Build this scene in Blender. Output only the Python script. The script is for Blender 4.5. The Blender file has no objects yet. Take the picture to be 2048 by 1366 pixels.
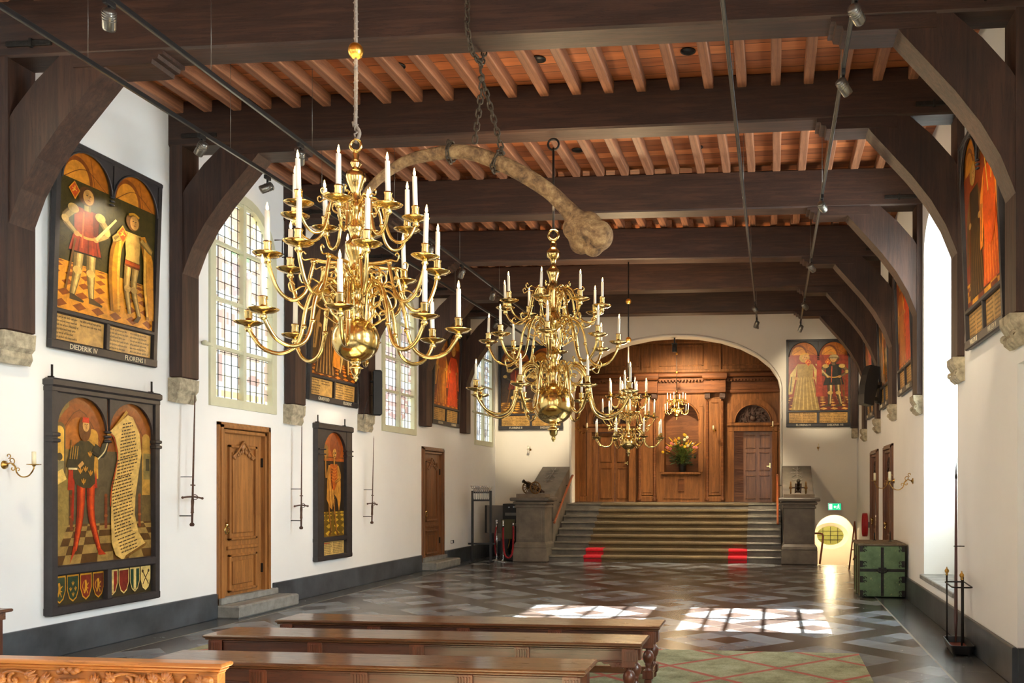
import bpy, math, random
from mathutils import Vector, Matrix
C = bpy.context; S = C.scene
COL = S.collection
PI = math.pi
random.seed(7)

# ------------------------------------------------------------------ camera
W_, H_ = 2048., 1366.
FPX, VPX, HOR, PX0, EYE = 1800., 1545., 978., 1327., 1.70
yaw = math.atan((VPX-PX0)/FPX)
cam = bpy.data.cameras.new('camera'); co = bpy.data.objects.new('camera', cam); COL.objects.link(co)
cam.sensor_fit = 'HORIZONTAL'; cam.sensor_width = 36.; cam.lens = FPX/W_*36.
cam.shift_x = (W_/2-PX0)/W_; cam.shift_y = (HOR-H_/2)/W_
cam.clip_start = .05; cam.clip_end = 300
co.location = (0, 0, EYE); co.rotation_euler = (PI/2, 0, yaw)
S.camera = co

# ------------------------------------------------------------------ world, sun, daylight
wd = bpy.data.worlds.new('sky'); S.world = wd; wd.use_nodes = True
bg = wd.node_tree.nodes['Background']; bg.inputs[0].default_value = (.80, .90, 1., 1); bg.inputs[1].default_value = 1.4

def light(kind, name, loc, energy, col, target=None, rot=None, **kw):
    l = bpy.data.lights.new(name, kind); l.energy = energy; l.color = col
    for k, v in kw.items(): setattr(l, k, v)
    o = bpy.data.objects.new(name, l); COL.objects.link(o); o.location = loc
    if target is not None:
        o.rotation_euler = (Vector(target)-Vector(loc)).to_track_quat('-Z', 'Y').to_euler()
    if rot: o.rotation_euler = rot
    return o
# sun through the tall window of the right wall
sun_dir = Vector((-1, .012, -math.tan(math.radians(38))))
sun = light('SUN', 'sun', (20, 10, 20), 90., (1., .94, .84), angle=math.radians(.5))
sun.rotation_euler = sun_dir.to_track_quat('-Z', 'Y').to_euler()
DAY = (.80, .90, 1.)
def sky_area(name, loc, tgt, sx, sy, e, col=DAY):
    return light('AREA', name, loc, e, col, target=tgt, shape='RECTANGLE', size=sx, size_y=sy)
# daylight outside the right-hand windows; last two windows unseen, added for light
for i, (yc, wy, e) in enumerate(((11.76, 2.3, 420), (4.2, 2.6, 640), (-.6, 2.6, 520))):
    sky_area('daylight_right', (3.6, yc, 3.1), (0, yc, 2.3), wy, 4.6, e*1.5)
# daylight outside the left wall's stained glass; last two windows unseen, added for light
for i, (yc, wy, e) in enumerate(((11.65, 1.6, 24), (16.85, 1.6, 15), (22.0, 1.5, 11), (6.4, 1.5, 120), (1.6, 1.5, 120))):
    sky_area('daylight_left', (-7.75, yc, 4.3), (-3, yc, 3.6), wy, 3.2, e, (1., .95, .84))
# fill light at two unseen windows added in the wall behind the camera
for xc in (-5., -.2):
    sky_area('rear_fill', (xc, -6.4, 2.9), (xc, 10, 2.6), 2.6, 3.6, 60, (1., .96, .90))

S.view_settings.view_transform = 'Standard'; S.view_settings.look = 'None'
S.view_settings.exposure = 0.44; S.view_settings.gamma = 1.0
S.view_settings.use_curve_mapping = False

# ------------------------------------------------------------------ colour / materials
def lin(c):
    c = c/255.
    return c/12.92 if c <= .04045 else ((c+.055)/1.055)**2.4
def rgb(r, g, b): return (lin(r), lin(g), lin(b))
def hexc(h): return rgb(int(h[0:2], 16), int(h[2:4], 16), int(h[4:6], 16))
class NT:
    def __init__(s, name):
        s.m = bpy.data.materials.new(name); s.m.use_nodes = True; s.t = s.m.node_tree
        s.p = s.t.nodes['Principled BSDF']; s.out = s.t.nodes['Material Output']
    def n(s, typ, **kw):
        x = s.t.nodes.new(typ)
        for k, v in kw.items(): setattr(x, k, v)
        return x
    def set(s, sock, v):
        if hasattr(v, 'is_linked') or isinstance(v, bpy.types.NodeSocket): s.t.links.new(v, sock)
        else: sock.default_value = v
    def math(s, op, a, b=0., c=0.):
        x = s.n('ShaderNodeMath', operation=op)
        s.set(x.inputs[0], a); s.set(x.inputs[1], b); s.set(x.inputs[2], c)
        return x.outputs[0]
    def mix(s, f, a, b, mode='MIX'):
        x = s.n('ShaderNodeMix', data_type='RGBA', blend_type=mode)
        s.set(x.inputs[0], f)
        for k, v in ((6, a), (7, b)):
            if isinstance(v, tuple): v = v+(1,) if len(v) == 3 else v
            s.set(x.inputs[k], v)
        return x.outputs[2]
    def coord(s, kind='Object', scale=(1, 1, 1), rot=(0, 0, 0), loc=(0, 0, 0)):
        tc = s.n('ShaderNodeTexCoord'); mp = s.n('ShaderNodeMapping')
        s.t.links.new(tc.outputs[kind], mp.inputs[0])
        mp.inputs['Scale'].default_value = scale; mp.inputs['Rotation'].default_value = rot; mp.inputs['Location'].default_value = loc
        return mp.outputs[0]
    def noise(s, vec, scale, detail=4, rough=.6, dist=0.):
        x = s.n('ShaderNodeTexNoise'); s.t.links.new(vec, x.inputs['Vector'])
        x.inputs['Scale'].default_value = scale; x.inputs['Detail'].default_value = detail
        x.inputs['Roughness'].default_value = rough; x.inputs['Distortion'].default_value = dist
        return x.outputs['Fac']
    def ramp(s, f, stops):
        x = s.n('ShaderNodeValToRGB'); s.t.links.new(f, x.inputs[0])
        e = x.color_ramp.elements
        while len(e) < len(stops): e.new(.5)
        for i, (p, c) in enumerate(stops): e[i].position = p; e[i].color = tuple(c)+(1,)
        return x.outputs[0]
    def bump(s, h, strength=.3, dist=.01):
        x = s.n('ShaderNodeBump'); x.inputs['Strength'].default_value = strength; x.inputs['Distance'].default_value = dist
        s.t.links.new(h, x.inputs['Height']); s.t.links.new(x.outputs[0], s.p.inputs['Normal'])
    def base(s, v): s.set(s.p.inputs['Base Color'], v+(1,) if isinstance(v, tuple) else v)
    def rough(s, v): s.set(s.p.inputs['Roughness'], v)

def plain(name, col, rough=.5, metal=0., var=.12, scale=6., bump=0., spec=.5, coat=0.):
    k = NT(name); v = k.coord()
    f = k.noise(v, scale)
    d = tuple(x*(1-var*2) for x in col); u = tuple(min(1, x*(1+var)) for x in col)
    k.base(k.ramp(f, [(.3, d), (.7, u)])); k.rough(rough); k.p.inputs['Metallic'].default_value = metal
    k.p.inputs['Specular IOR Level'].default_value = spec
    if coat: k.p.inputs['Coat Weight'].default_value = coat; k.p.inputs['Coat Roughness'].default_value = .15
    if bump: k.bump(k.noise(v, scale*4), bump, .01)
    return k.m
def wood(name, dark, lite, axis='X', rough=.5, grain=1., bump=.25, coat=0., blotch=.5, spec=.5):
    k = NT(name)
    g = 22*grain; sc = {'X': (1.1, g, g), 'Y': (g, 1.1, g), 'Z': (g, g, 1.1)}[axis]
    v = k.coord(scale=sc); w = k.coord()
    a = k.noise(v, 1., 6, .65, .4); b = k.noise(w, 1.3, 3)
    fine = k.noise(k.coord(scale=tuple(x*3 for x in sc)), 1., 3)
    f = k.math('ADD', k.math('MULTIPLY', a, 1-blotch*.5), k.math('MULTIPLY', b, blotch*.5))
    col = k.ramp(f, [(.30, dark), (.66, lite)])
    crack = k.math('GREATER_THAN', k.math('ABSOLUTE', k.math('SUBTRACT', a, .5)), .008)
    col = k.mix(k.math('MULTIPLY', k.math('SUBTRACT', 1., crack), .45), col, tuple(x*.35 for x in dark))
    k.base(col); k.rough(k.math('ADD', k.math('MULTIPLY', fine, .25), rough-.12))
    k.p.inputs['Specular IOR Level'].default_value = spec
    if coat: k.p.inputs['Coat Weight'].default_value = coat; k.p.inputs['Coat Roughness'].default_value = .12
    k.bump(k.math('ADD', a, fine), bump, .012)
    return k.m
M = {}
M['plaster'] = plain('white_plaster', (.84, .83, .80), .75, var=.015, scale=1.2, bump=.08)
M['plaster_warm'] = plain('cream_plaster', (.82, .76, .66), .75, var=.02, scale=1.2, bump=.08)
BD, BL = rgb(26, 15, 11), rgb(76, 49, 36)
for ax in 'XYZ': M['beam'+ax] = wood('old_dark_oak_'+ax.lower(), BD, BL, ax, .55, .8, .14)
M['joist'] = wood('red_brown_joist', rgb(100, 62, 42), rgb(172, 116, 82), 'Y', .55, .9, .05)
def planks():
    k = NT('ceiling_boards'); tc = k.n('ShaderNodeTexCoord'); sp = k.n('ShaderNodeSeparateXYZ')
    k.t.links.new(tc.outputs['Object'], sp.inputs[0]); y = sp.outputs[1]
    r = k.math('DIVIDE', y, .19); fr = k.math('FRACT', r); fl = k.math('FLOOR', r)
    wn = k.n('ShaderNodeTexWhiteNoise', noise_dimensions='1D'); k.t.links.new(fl, wn.inputs['W'])
    a = k.noise(k.coord(scale=(1.4, 18, 18)), 1., 5)
    f = k.math('ADD', k.math('MULTIPLY', a, .55), k.math('MULTIPLY', wn.outputs[0], .4))
    col = k.ramp(f, [(.2, rgb(122, 66, 38)), (.75, rgb(206, 124, 72))])
    gap = k.math('LESS_THAN', fr, .05)
    k.base(k.mix(gap, col, (.02, .01, .006))); k.rough(.6)
    k.bump(k.math('SUBTRACT', a, k.math('MULTIPLY', gap, 2.)), .2, .01)
    return k.m
M['planks'] = planks()
M['stone'] = plain('grey_bluestone', rgb(106, 97, 86), .55, var=.22, scale=3., bump=.2)
M['base'] = plain('dark_bluestone_skirting', rgb(74, 78, 82), .35, var=.28, scale=2.2, bump=.08)
M['stair'] = plain('worn_stair_stone', rgb(100, 93, 83), .42, var=.2, scale=4., bump=.2)
M['sand'] = plain('pale_sandstone', rgb(178, 166, 140), .85, var=.25, scale=14, bump=.6)
M['greystep'] = plain('pale_grey_stone_step', rgb(140, 138, 132), .6, var=.2, scale=6, bump=.3)
def brass(name, a, b, r=.16):
    k = NT(name); v = k.coord(); f = k.noise(v, 9.)
    k.base(k.ramp(f, [(.3, a), (.7, b)])); k.p.inputs['Metallic'].default_value = 1.
    k.rough(k.math('ADD', k.math('MULTIPLY', f, .12), r-.06)); return k.m
M['brass'] = brass('polished_brass', rgb(194, 160, 92), rgb(236, 208, 140))
M['brass2'] = brass('old_brass', rgb(150, 110, 50), rgb(205, 165, 90), .28)
M['gilt'] = brass('gilded_ball', rgb(210, 150, 50), rgb(245, 190, 90), .3)
M['iron'] = plain('wrought_iron', rgb(48, 44, 40), .55, .6, .2, 20, .3)
M['rust'] = plain('rusty_iron', rgb(92, 66, 52), .6, .5, .25, 30, .4)
M['chain'] = plain('brown_old_chain_iron', rgb(84, 70, 54), .65, .4, .25, 40, .3)
M['black'] = plain('matte_black', rgb(22, 22, 23), .45, 0, .1, 8)
M['chrome'] = plain('bright_chrome', rgb(215, 215, 215), .15, 1., .03, 8)
M['steel'] = plain('lamp_grey_metal', rgb(120, 116, 108), .3, .8, .08, 12)
M['wax'] = plain('ivory_candle_wax', rgb(246, 240, 222), .45, 0, .02, 8)
M['wax'].node_tree.nodes['Principled BSDF'].inputs['Subsurface Weight'].default_value = .0
def emit(name, col, st):
    k = NT(name); e = k.n('ShaderNodeEmission'); e.inputs[0].default_value = tuple(col)+(1,); e.inputs[1].default_value = st
    k.t.links.new(e.outputs[0], k.out.inputs[0]); return k.m
M['flame'] = emit('candle_flame', (1., .62, .22), 14.)
M['lamp'] = emit('spot_lens', (1., .86, .6), 12.)
M['signw'] = emit('sign_white', (.9, 1., .92), 1.1); M['signg'] = emit('sign_green', (.02, .62, .25), 1.0)
ODk, OLt = rgb(108, 66, 30), rgb(176, 118, 60)
M['door'] = wood('golden_oak_door', ODk, OLt, 'Z', .42, .8, .15, .2)
M['doorX'] = wood('golden_oak_rail', ODk, OLt, 'X', .42, .8, .15, .2)
M['door2'] = wood('brown_oak_door', rgb(82, 50, 28), rgb(140, 92, 54), 'Z', .42, .8, .15, .2)
M['panel'] = wood('warm_brown_panelling', rgb(80, 46, 22), rgb(142, 90, 44), 'Z', .6, .7, .10, 0., .5, .3)
M['panelX'] = wood('warm_brown_moulding', rgb(70, 38, 18), rgb(122, 72, 36), 'X', .6, .7, .10, 0., .5, .3)
M['carve'] = plain('dark_carved_oak', rgb(62, 34, 20), .5, 0, .3, 30, .8)
M['bench'] = wood('polished_walnut_bench', rgb(56, 32, 18), rgb(112, 68, 36), 'X', .30, .6, .06, .5)
M['benchZ'] = wood('dark_walnut_leg', rgb(52, 24, 14), rgb(104, 54, 32), 'Z', .35, .6, .1, .4)
M['apron'] = wood('dark_walnut_apron', rgb(46, 24, 18), rgb(88, 50, 36), 'X', .32, .6, .1, .4)
M['oakhi'] = wood('honey_carved_oak', rgb(150, 84, 34), rgb(206, 134, 66), 'X', .38, .7, .1, .4)
M['rail'] = wood('red_wood_handrail', rgb(110, 50, 22), rgb(164, 86, 44), 'X', .4, .8, .1, .2)
M['framepaint'] = plain('black_brown_painted_frame', rgb(50, 46, 46), .42, 0, .18, 8, .1)
M['frameolive'] = plain('pale_olive_window_frame', rgb(204, 202, 172), .55, 0, .04, 5)
M['lead'] = plain('window_lead', rgb(60, 58, 54), .6, .3, .1, 10)
M['red'] = plain('red_carpet', (.50, .008, .02), .9, 0, .1, 20)
def carpet():
    k = NT('olive_stair_carpet'); v = k.coord(); f = k.noise(v, 60., 4); b = k.noise(v, 2., 3)
    k.base(k.ramp(k.math('ADD', k.math('MULTIPLY', f, .5), k.math('MULTIPLY', b, .5)), [(.3, rgb(72, 61, 44)), (.7, rgb(116, 98, 70))]))
    k.rough(.95); k.bump(f, .3, .005); return k.m
M['carpet'] = carpet()
def paintmat():
    k = NT('old_oil_paint'); at = k.n('ShaderNodeAttribute', attribute_name='Col')
    v = k.coord(); f = k.noise(v, 9., 6, .7, .6); g = k.noise(k.coord(scale=(1, 1, .15)), 40., 3)
    m = k.math('ADD', .02, k.math('MULTIPLY', f, 1.75))
    cb = k.n('ShaderNodeCombineColor')
    for i, q in enumerate((1., .86, .60)): k.t.links.new(k.math('MULTIPLY', m, q), cb.inputs[i])
    k.base(k.mix(1., at.outputs['Color'], cb.outputs[0], 'MULTIPLY')); k.rough(.33); k.p.inputs['Specular IOR Level'].default_value = .35
    k.bump(g, .12, .004); return k.m
M['paint'] = paintmat()
def glassmat():
    k = NT('stained_glass'); at = k.n('ShaderNodeAttribute', attribute_name='Col')
    tr = k.n('ShaderNodeBsdfTransparent'); tl = k.n('ShaderNodeBsdfTranslucent'); gl = k.n('ShaderNodeBsdfGlossy'); gl.inputs['Roughness'].default_value = .1
    k.t.links.new(at.outputs['Color'], tr.inputs[0]); k.t.links.new(at.outputs['Color'], tl.inputs[0])
    m1 = k.n('ShaderNodeMixShader'); m1.inputs[0].default_value = .35
    k.t.links.new(tr.outputs[0], m1.inputs[1]); k.t.links.new(tl.outputs[0], m1.inputs[2])
    m2 = k.n('ShaderNodeMixShader'); m2.inputs[0].default_value = .06
    k.t.links.new(m1.outputs[0], m2.inputs[1]); k.t.links.new(gl.outputs[0], m2.inputs[2])
    k.t.links.new(m2.outputs[0], k.out.inputs[0]); return k.m
M['sglass'] = glassmat()
def clearglass():
    k = NT('window_pane'); tr = k.n('ShaderNodeBsdfTransparent'); tr.inputs[0].default_value = (.95, .97, .95, 1)
    gl = k.n('ShaderNodeBsdfGlossy'); gl.inputs['Roughness'].default_value = .05
    m = k.n('ShaderNodeMixShader'); m.inputs[0].default_value = .06
    k.t.links.new(tr.outputs[0], m.inputs[1]); k.t.links.new(gl.outputs[0], m.inputs[2]); k.t.links.new(m.outputs[0], k.out.inputs[0]); return k.m
M['cglass'] = clearglass()

# ------------------------------------------------------------------ mesh helpers
class MB:
    def __init__(s): s.v = []; s.f = []; s.mi = []; s.sm = []
    def add(s, vs, fs, mi=0, sm=False):
        o = len(s.v); s.v += [tuple(p) for p in vs]
        for f in fs: s.f.append(tuple(i+o for i in f)); s.mi.append(mi); s.sm.append(sm)
        return s
    def box(s, x0, x1, y0, y1, z0, z1, mi=0, mat=None, bev=0.):
        if bev > 0:
            b = bev
            P = []
            for (z, i) in ((z0, b), (z0+b, 0), (z1-b, 0), (z1, b)):
                P += [(x0+i, y0+i, z), (x1-i, y0+i, z), (x1-i, y1-i, z), (x0+i, y1-i, z)]
            F = [(3, 2, 1, 0), (12, 13, 14, 15)]
            for k in range(3):
                for j in range(4): F.append((k*4+j, k*4+(j+1) % 4, k*4+4+(j+1) % 4, k*4+4+j))
        else:
            P = [(x0, y0, z0), (x1, y0, z0), (x1, y1, z0), (x0, y1, z0), (x0, y0, z1), (x1, y0, z1), (x1, y1, z1), (x0, y1, z1)]
            F = [(3, 2, 1, 0), (4, 5, 6, 7), (0, 1, 5, 4), (1, 2, 6, 5), (2, 3, 7, 6), (3, 0, 4, 7)]
        if mat: P = [mat @ Vector(p) for p in P]
        return s.add(P, F, mi)
    def prism(s, poly, a0, a1, axis='Y', mi=0):
        """poly of 2-D points swept along axis; (x,z) for Y, (y,z) for X, (x,y) for Z"""
        n = len(poly)
        def m(p, a): return {'Y': (p[0], a, p[1]), 'X': (a, p[0], p[1]), 'Z': (p[0], p[1], a)}[axis]
        P = [m(p, a0) for p in poly]+[m(p, a1) for p in poly]
        F = [tuple(range(n)), tuple(range(2*n-1, n-1, -1))]+[(i, n+i, n+(i+1) % n, (i+1) % n) for i in range(n)]
        return s.add(P, F, mi)
    def lathe(s, prof, c=(0, 0, 0), n=16, mi=0, axis='Z', sm=True):
        P = []; F = []
        for r, z in prof:
            for k in range(n):
                a = 2*PI*k/n; x, y = r*math.cos(a), r*math.sin(a)
                p = {'Z': (x, y, z), 'Y': (x, z, y), 'X': (z, x, y)}[axis]
                P.append((p[0]+c[0], p[1]+c[1], p[2]+c[2]))
        for i in range(len(prof)-1):
            for k in range(n): F.append((i*n+k, i*n+(k+1) % n, (i+1)*n+(k+1) % n, (i+1)*n+k))
        F.append(tuple(range(n-1, -1, -1))); F.append(tuple((len(prof)-1)*n+k for k in range(n)))
        return s.add(P, F, mi, sm)
    def tube(s, pts, r, n=8, mi=0, closed=False, sm=True, flat=1.):
        pts = [Vector(p) for p in pts]; L = len(pts)
        if not hasattr(r, '__len__'): r = [r]*L
        P = []; F = []; up = None
        for i, p in enumerate(pts):
            if closed: t = pts[(i+1) % L]-pts[i-1]
            else: t = pts[min(i+1, L-1)]-pts[max(i-1, 0)]
            if t.length < 1e-9: t = Vector((0, 0, 1))
            t.normalize()
            if up is None:
                up = Vector((0, 0, 1)) if abs(t.z) < .9 else Vector((1, 0, 0))
            u = up-t*up.dot(t)
            if u.length < 1e-6: u = t.orthogonal()
            u.normalize(); w = t.cross(u); up = u
            for k in range(n):
                a = 2*PI*k/n; P.append(p+(u*math.cos(a)*flat+w*math.sin(a))*r[i])
        for i in range(L if closed else L-1):
            j = (i+1) % L
            for k in range(n): F.append((i*n+k, i*n+(k+1) % n, j*n+(k+1) % n, j*n+k))
        if not closed: F.append(tuple(range(n-1, -1, -1))); F.append(tuple((L-1)*n+k for k in range(n)))
        return s.add(P, F, mi, sm)
    def ball(s, c, r, n=14, m=9, mi=0, sc=(1, 1, 1)):
        prof = [(max(1e-4, math.sin(PI*i/m)), -math.cos(PI*i/m)) for i in range(m+1)]
        t = MB(); t.lathe(prof, (0, 0, 0), n)
        s.add([(c[0]+p[0]*r*sc[0], c[1]+p[1]*r*sc[1], c[2]+p[2]*r*sc[2]) for p in t.v], t.f, mi, True)
        return s
    def xf(s, m): s.v = [tuple(m @ Vector(p)) for p in s.v]; return s
    def merge(s, o, m=None, mi=None):
        vs = o.v if m is None else [m @ Vector(p) for p in o.v]
        k = len(s.v); s.v += [tuple(p) for p in vs]
        s.f += [tuple(i+k for i in f) for f in o.f]; s.mi += (o.mi if mi is None else [mi]*len(o.f)); s.sm += o.sm
        return s
    def mesh(s, name, mats):
        me = bpy.data.meshes.new(name); me.from_pydata(s.v, [], s.f)
        if not isinstance(mats, (list, tuple)): mats = [mats]
        for m in mats: me.materials.append(m)
        me.polygons.foreach_set('material_index', s.mi); me.polygons.foreach_set('use_smooth', s.sm)
        me.update(); return me
    def build(s, name, mats, parent=None, label=None, loc=None):
        o = bpy.data.objects.new(name, s.mesh(name, mats)); COL.objects.link(o)
        if parent: o.parent = parent
        if label: o['label'] = label
        if loc: o.location = loc
        return o
def Rz(a): return Matrix.Rotation(a, 4, 'Z')
def T(*p): return Matrix.Translation(p)
def spline(pts, k=6):
    P = [Vector(p) for p in pts]; P = [2*P[0]-P[1]]+P+[2*P[-1]-P[-2]]; out = []
    for i in range(1, len(P)-2):
        a, b, c, d = P[i-1:i+3]
        for j in range(k):
            t = j/k
            out.append(.5*((2*b)+(c-a)*t+(2*a-5*b+4*c-d)*t*t+(-a+3*b-3*c+d)*t**3))
    out.append(P[-2]); return out
def spiral(c, r0, r1, a0, a1, n=18, plane='XZ'):
    out = []
    for i in range(n+1):
        t = i/n; r = r0+(r1-r0)*t; a = a0+(a1-a0)*t
        u, v = r*math.cos(a), r*math.sin(a)
        out.append((c[0]+u, c[1], c[2]+v) if plane == 'XZ' else (c[0], c[1]+u, c[2]+v))
    return out
def tag(o, label, cat, group=None, kind=None):
    o['label'] = label; o['category'] = cat
    if group: o['group'] = group
    if kind: o['kind'] = kind
    return o
def thing(name, label, cat, loc=(0, 0, 0), rz=0., group=None, rx=0.):
    o = bpy.data.objects.new(name, None); COL.objects.link(o); o.location = loc; o.rotation_euler = (rx, 0, rz)
    o.empty_display_size = .1
    return tag(o, label, cat, group)
def struct(o): o['kind'] = 'structure'; return o
KIDS = {}
def dup(root, loc, rz, label, group=None, rx=0.):
    def cp(o, par):
        c = o.copy(); COL.objects.link(c); c.parent = par
        for ch in list(o.children): cp(ch, c)
        return c
    r = cp(root, None); r.location = loc; r.rotation_euler = (rx, 0, rz); r['label'] = label
    if group: r['group'] = group
    return r
def text_mesh(s, size, ext=.002, font_sx=1.):
    cu = bpy.data.curves.new('lettering', 'FONT'); cu.body = s; cu.size = size; cu.extrude = ext; cu.resolution_u = 2
    o = bpy.data.objects.new('lettering', cu); COL.objects.link(o)
    C.view_layer.update()
    me = bpy.data.meshes.new_from_object(o.evaluated_get(C.evaluated_depsgraph_get()))
    bpy.data.objects.remove(o); 
    vs = [(v.co.x*font_sx, -v.co.z, v.co.y) for v in me.vertices]; fs = [tuple(p.vertices) for p in me.polygons]
    bpy.data.meshes.remove(me)
    b = MB(); b.add(vs, fs); return b
# ------------------------------------------------------------------ setting
XL, XR, YB, YF, ZC = -7.25, 2.10, 23.0, -6.0, 6.42
def wall(name, mp, u0, u1, z0, z1, ops, thick, mat, extra=None):
    """mp(u,z,d)->xyz, d = depth into the wall. ops: dict(u0,u1,z0,spring,rise)"""
    b = MB(); N = 14
    def top(o, u):
        if not o.get('rise'): return o['z1']
        c = (o['u0']+o['u1'])/2; h = (o['u1']-o['u0'])/2; t = max(0., 1-((u-c)/h)**2)
        return o['z1']+o['rise']*math.sqrt(t)
    us = {u0, u1}
    for o in ops:
        us |= {o['u0'], o['u1']}
        if o.get('rise'):
            c = (o['u0']+o['u1'])/2; h = (o['u1']-o['u0'])/2
            us |= {c-h*math.cos(PI*k/N) for k in range(1, N)}
    us = sorted(us)
    for a, c in zip(us, us[1:]):
        if c-a < 1e-6: continue
        inn = sorted([o for o in ops if o['u0'] < (a+c)/2 < o['u1']], key=lambda o: o['z0'])
        za, zc = z0, z0
        segs = []
        for o in inn:
            segs.append((za, zc, o['z0'], o['z0'])); za, zc = top(o, a), top(o, c)
        segs.append((za, zc, z1, z1))
        for (p, q, r, t) in segs:
            if r-p < 1e-6 and t-q < 1e-6: continue
            for d in (0, thick): b.add([mp(a, p, d), mp(c, q, d), mp(c, t, d), mp(a, r, d)], [(0, 1, 2, 3)])
    for o in ops:
        pts = [(o['u0'], o['z0'])]
        ua = [u for u in us if o['u0']-1e-6 <= u <= o['u1']+1e-6]
        pts += [(u, top(o, u)) for u in ua]+[(o['u1'], o['z0'])]
        L = len(pts)
        for i in range(L):
            p, q = pts[i], pts[(i+1) % L]
            b.add([mp(p[0], p[1], 0), mp(q[0], q[1], 0), mp(q[0], q[1], thick), mp(p[0], p[1], thick)], [(0, 1, 2, 3)])
    c4 = [(u0, z0), (u1, z0), (u1, z1), (u0, z1)]
    for i in range(4):
        p, q = c4[i], c4[(i+1) % 4]
        b.add([mp(*p, 0), mp(*q, 0), mp(*q, thick), mp(*p, thick)], [(0, 1, 2, 3)])
    return struct(b.build(name, mat))
WIN = [dict(u0=y0, u1=y1, z0=2.79, z1=4.95, rise=(y1-y0)/2) for y0, y1 in ((.8, 2.4), (5.6, 7.1), (10.86, 12.43), (16.05, 17.66), (21.3, 22.75))]  # the two nearest openings are unseen, added to light the hall
D1 = dict(u0=11.03, u1=12.26, z0=.16, z1=2.59); D2 = dict(u0=17.98, u1=19.2, z0=.16, z1=2.59)
wall('wall_left', lambda u, z, d: (XL-d, u, z), YF, YB+.4, 0, ZC+.2, WIN+[D1, D2], .32, M['plaster'])
NICHE = [dict(u0=10.62, u1=12.91, z0=.5, z1=5.0, rise=.55), dict(u0=6.2, u1=8.08, z0=0., z1=2.78),
         dict(u0=3.0, u1=5.4, z0=.5, z1=5.0, rise=.55), dict(u0=-1.8, u1=.6, z0=.5, z1=5.0, rise=.55)]  # these two niches are unseen, added to let in more light
D3 = dict(u0=16.1, u1=17.25, z0=0., z1=2.5); D4 = dict(u0=18.3, u1=19.5, z0=0., z1=2.5)
wall('wall_right', lambda u, z, d: (XR+d, u, z), YF, YB+.4, -1.6, ZC+.2, NICHE+[D3, D4], 1.0, M['plaster'])
ARCH = dict(u0=-5.2, u1=.2, z0=1.34, z1=4.2, rise=1.42)
STW = dict(u0=1.06, u1=2.04, z0=-1.6, z1=.56, rise=.49)
wall('wall_back', lambda u, z, d: (u, YB+d, z), XL-.3, XR+.3, -1.6, ZC+.2, [ARCH, STW], .4, M['plaster_warm'])
wall('wall_front', lambda u, z, d: (u, YF-d, z), XL-.3, XR+1.3, 0, ZC+.2,
     [dict(u0=-6.3, u1=-3.7, z0=1.1, z1=4.7), dict(u0=-1.5, u1=1.1, z0=1.1, z1=4.7)], .3, M['plaster'])  # unseen openings, added for the rear fill light
# arch moulding painted white round the big opening
am = MB(); pts = []
for k in range(41):
    a = PI*k/40; pts.append((-2.5-2.72*math.cos(a), 4.2+1.45*math.sin(a)))
pts = [(-5.22, 1.34)]+pts+[(.22, 1.34)]
am.tube([(x, YB-.01, z) for x, z in pts], .035, 6)
struct(am.build('trim_1', M['plaster_warm']))

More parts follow.
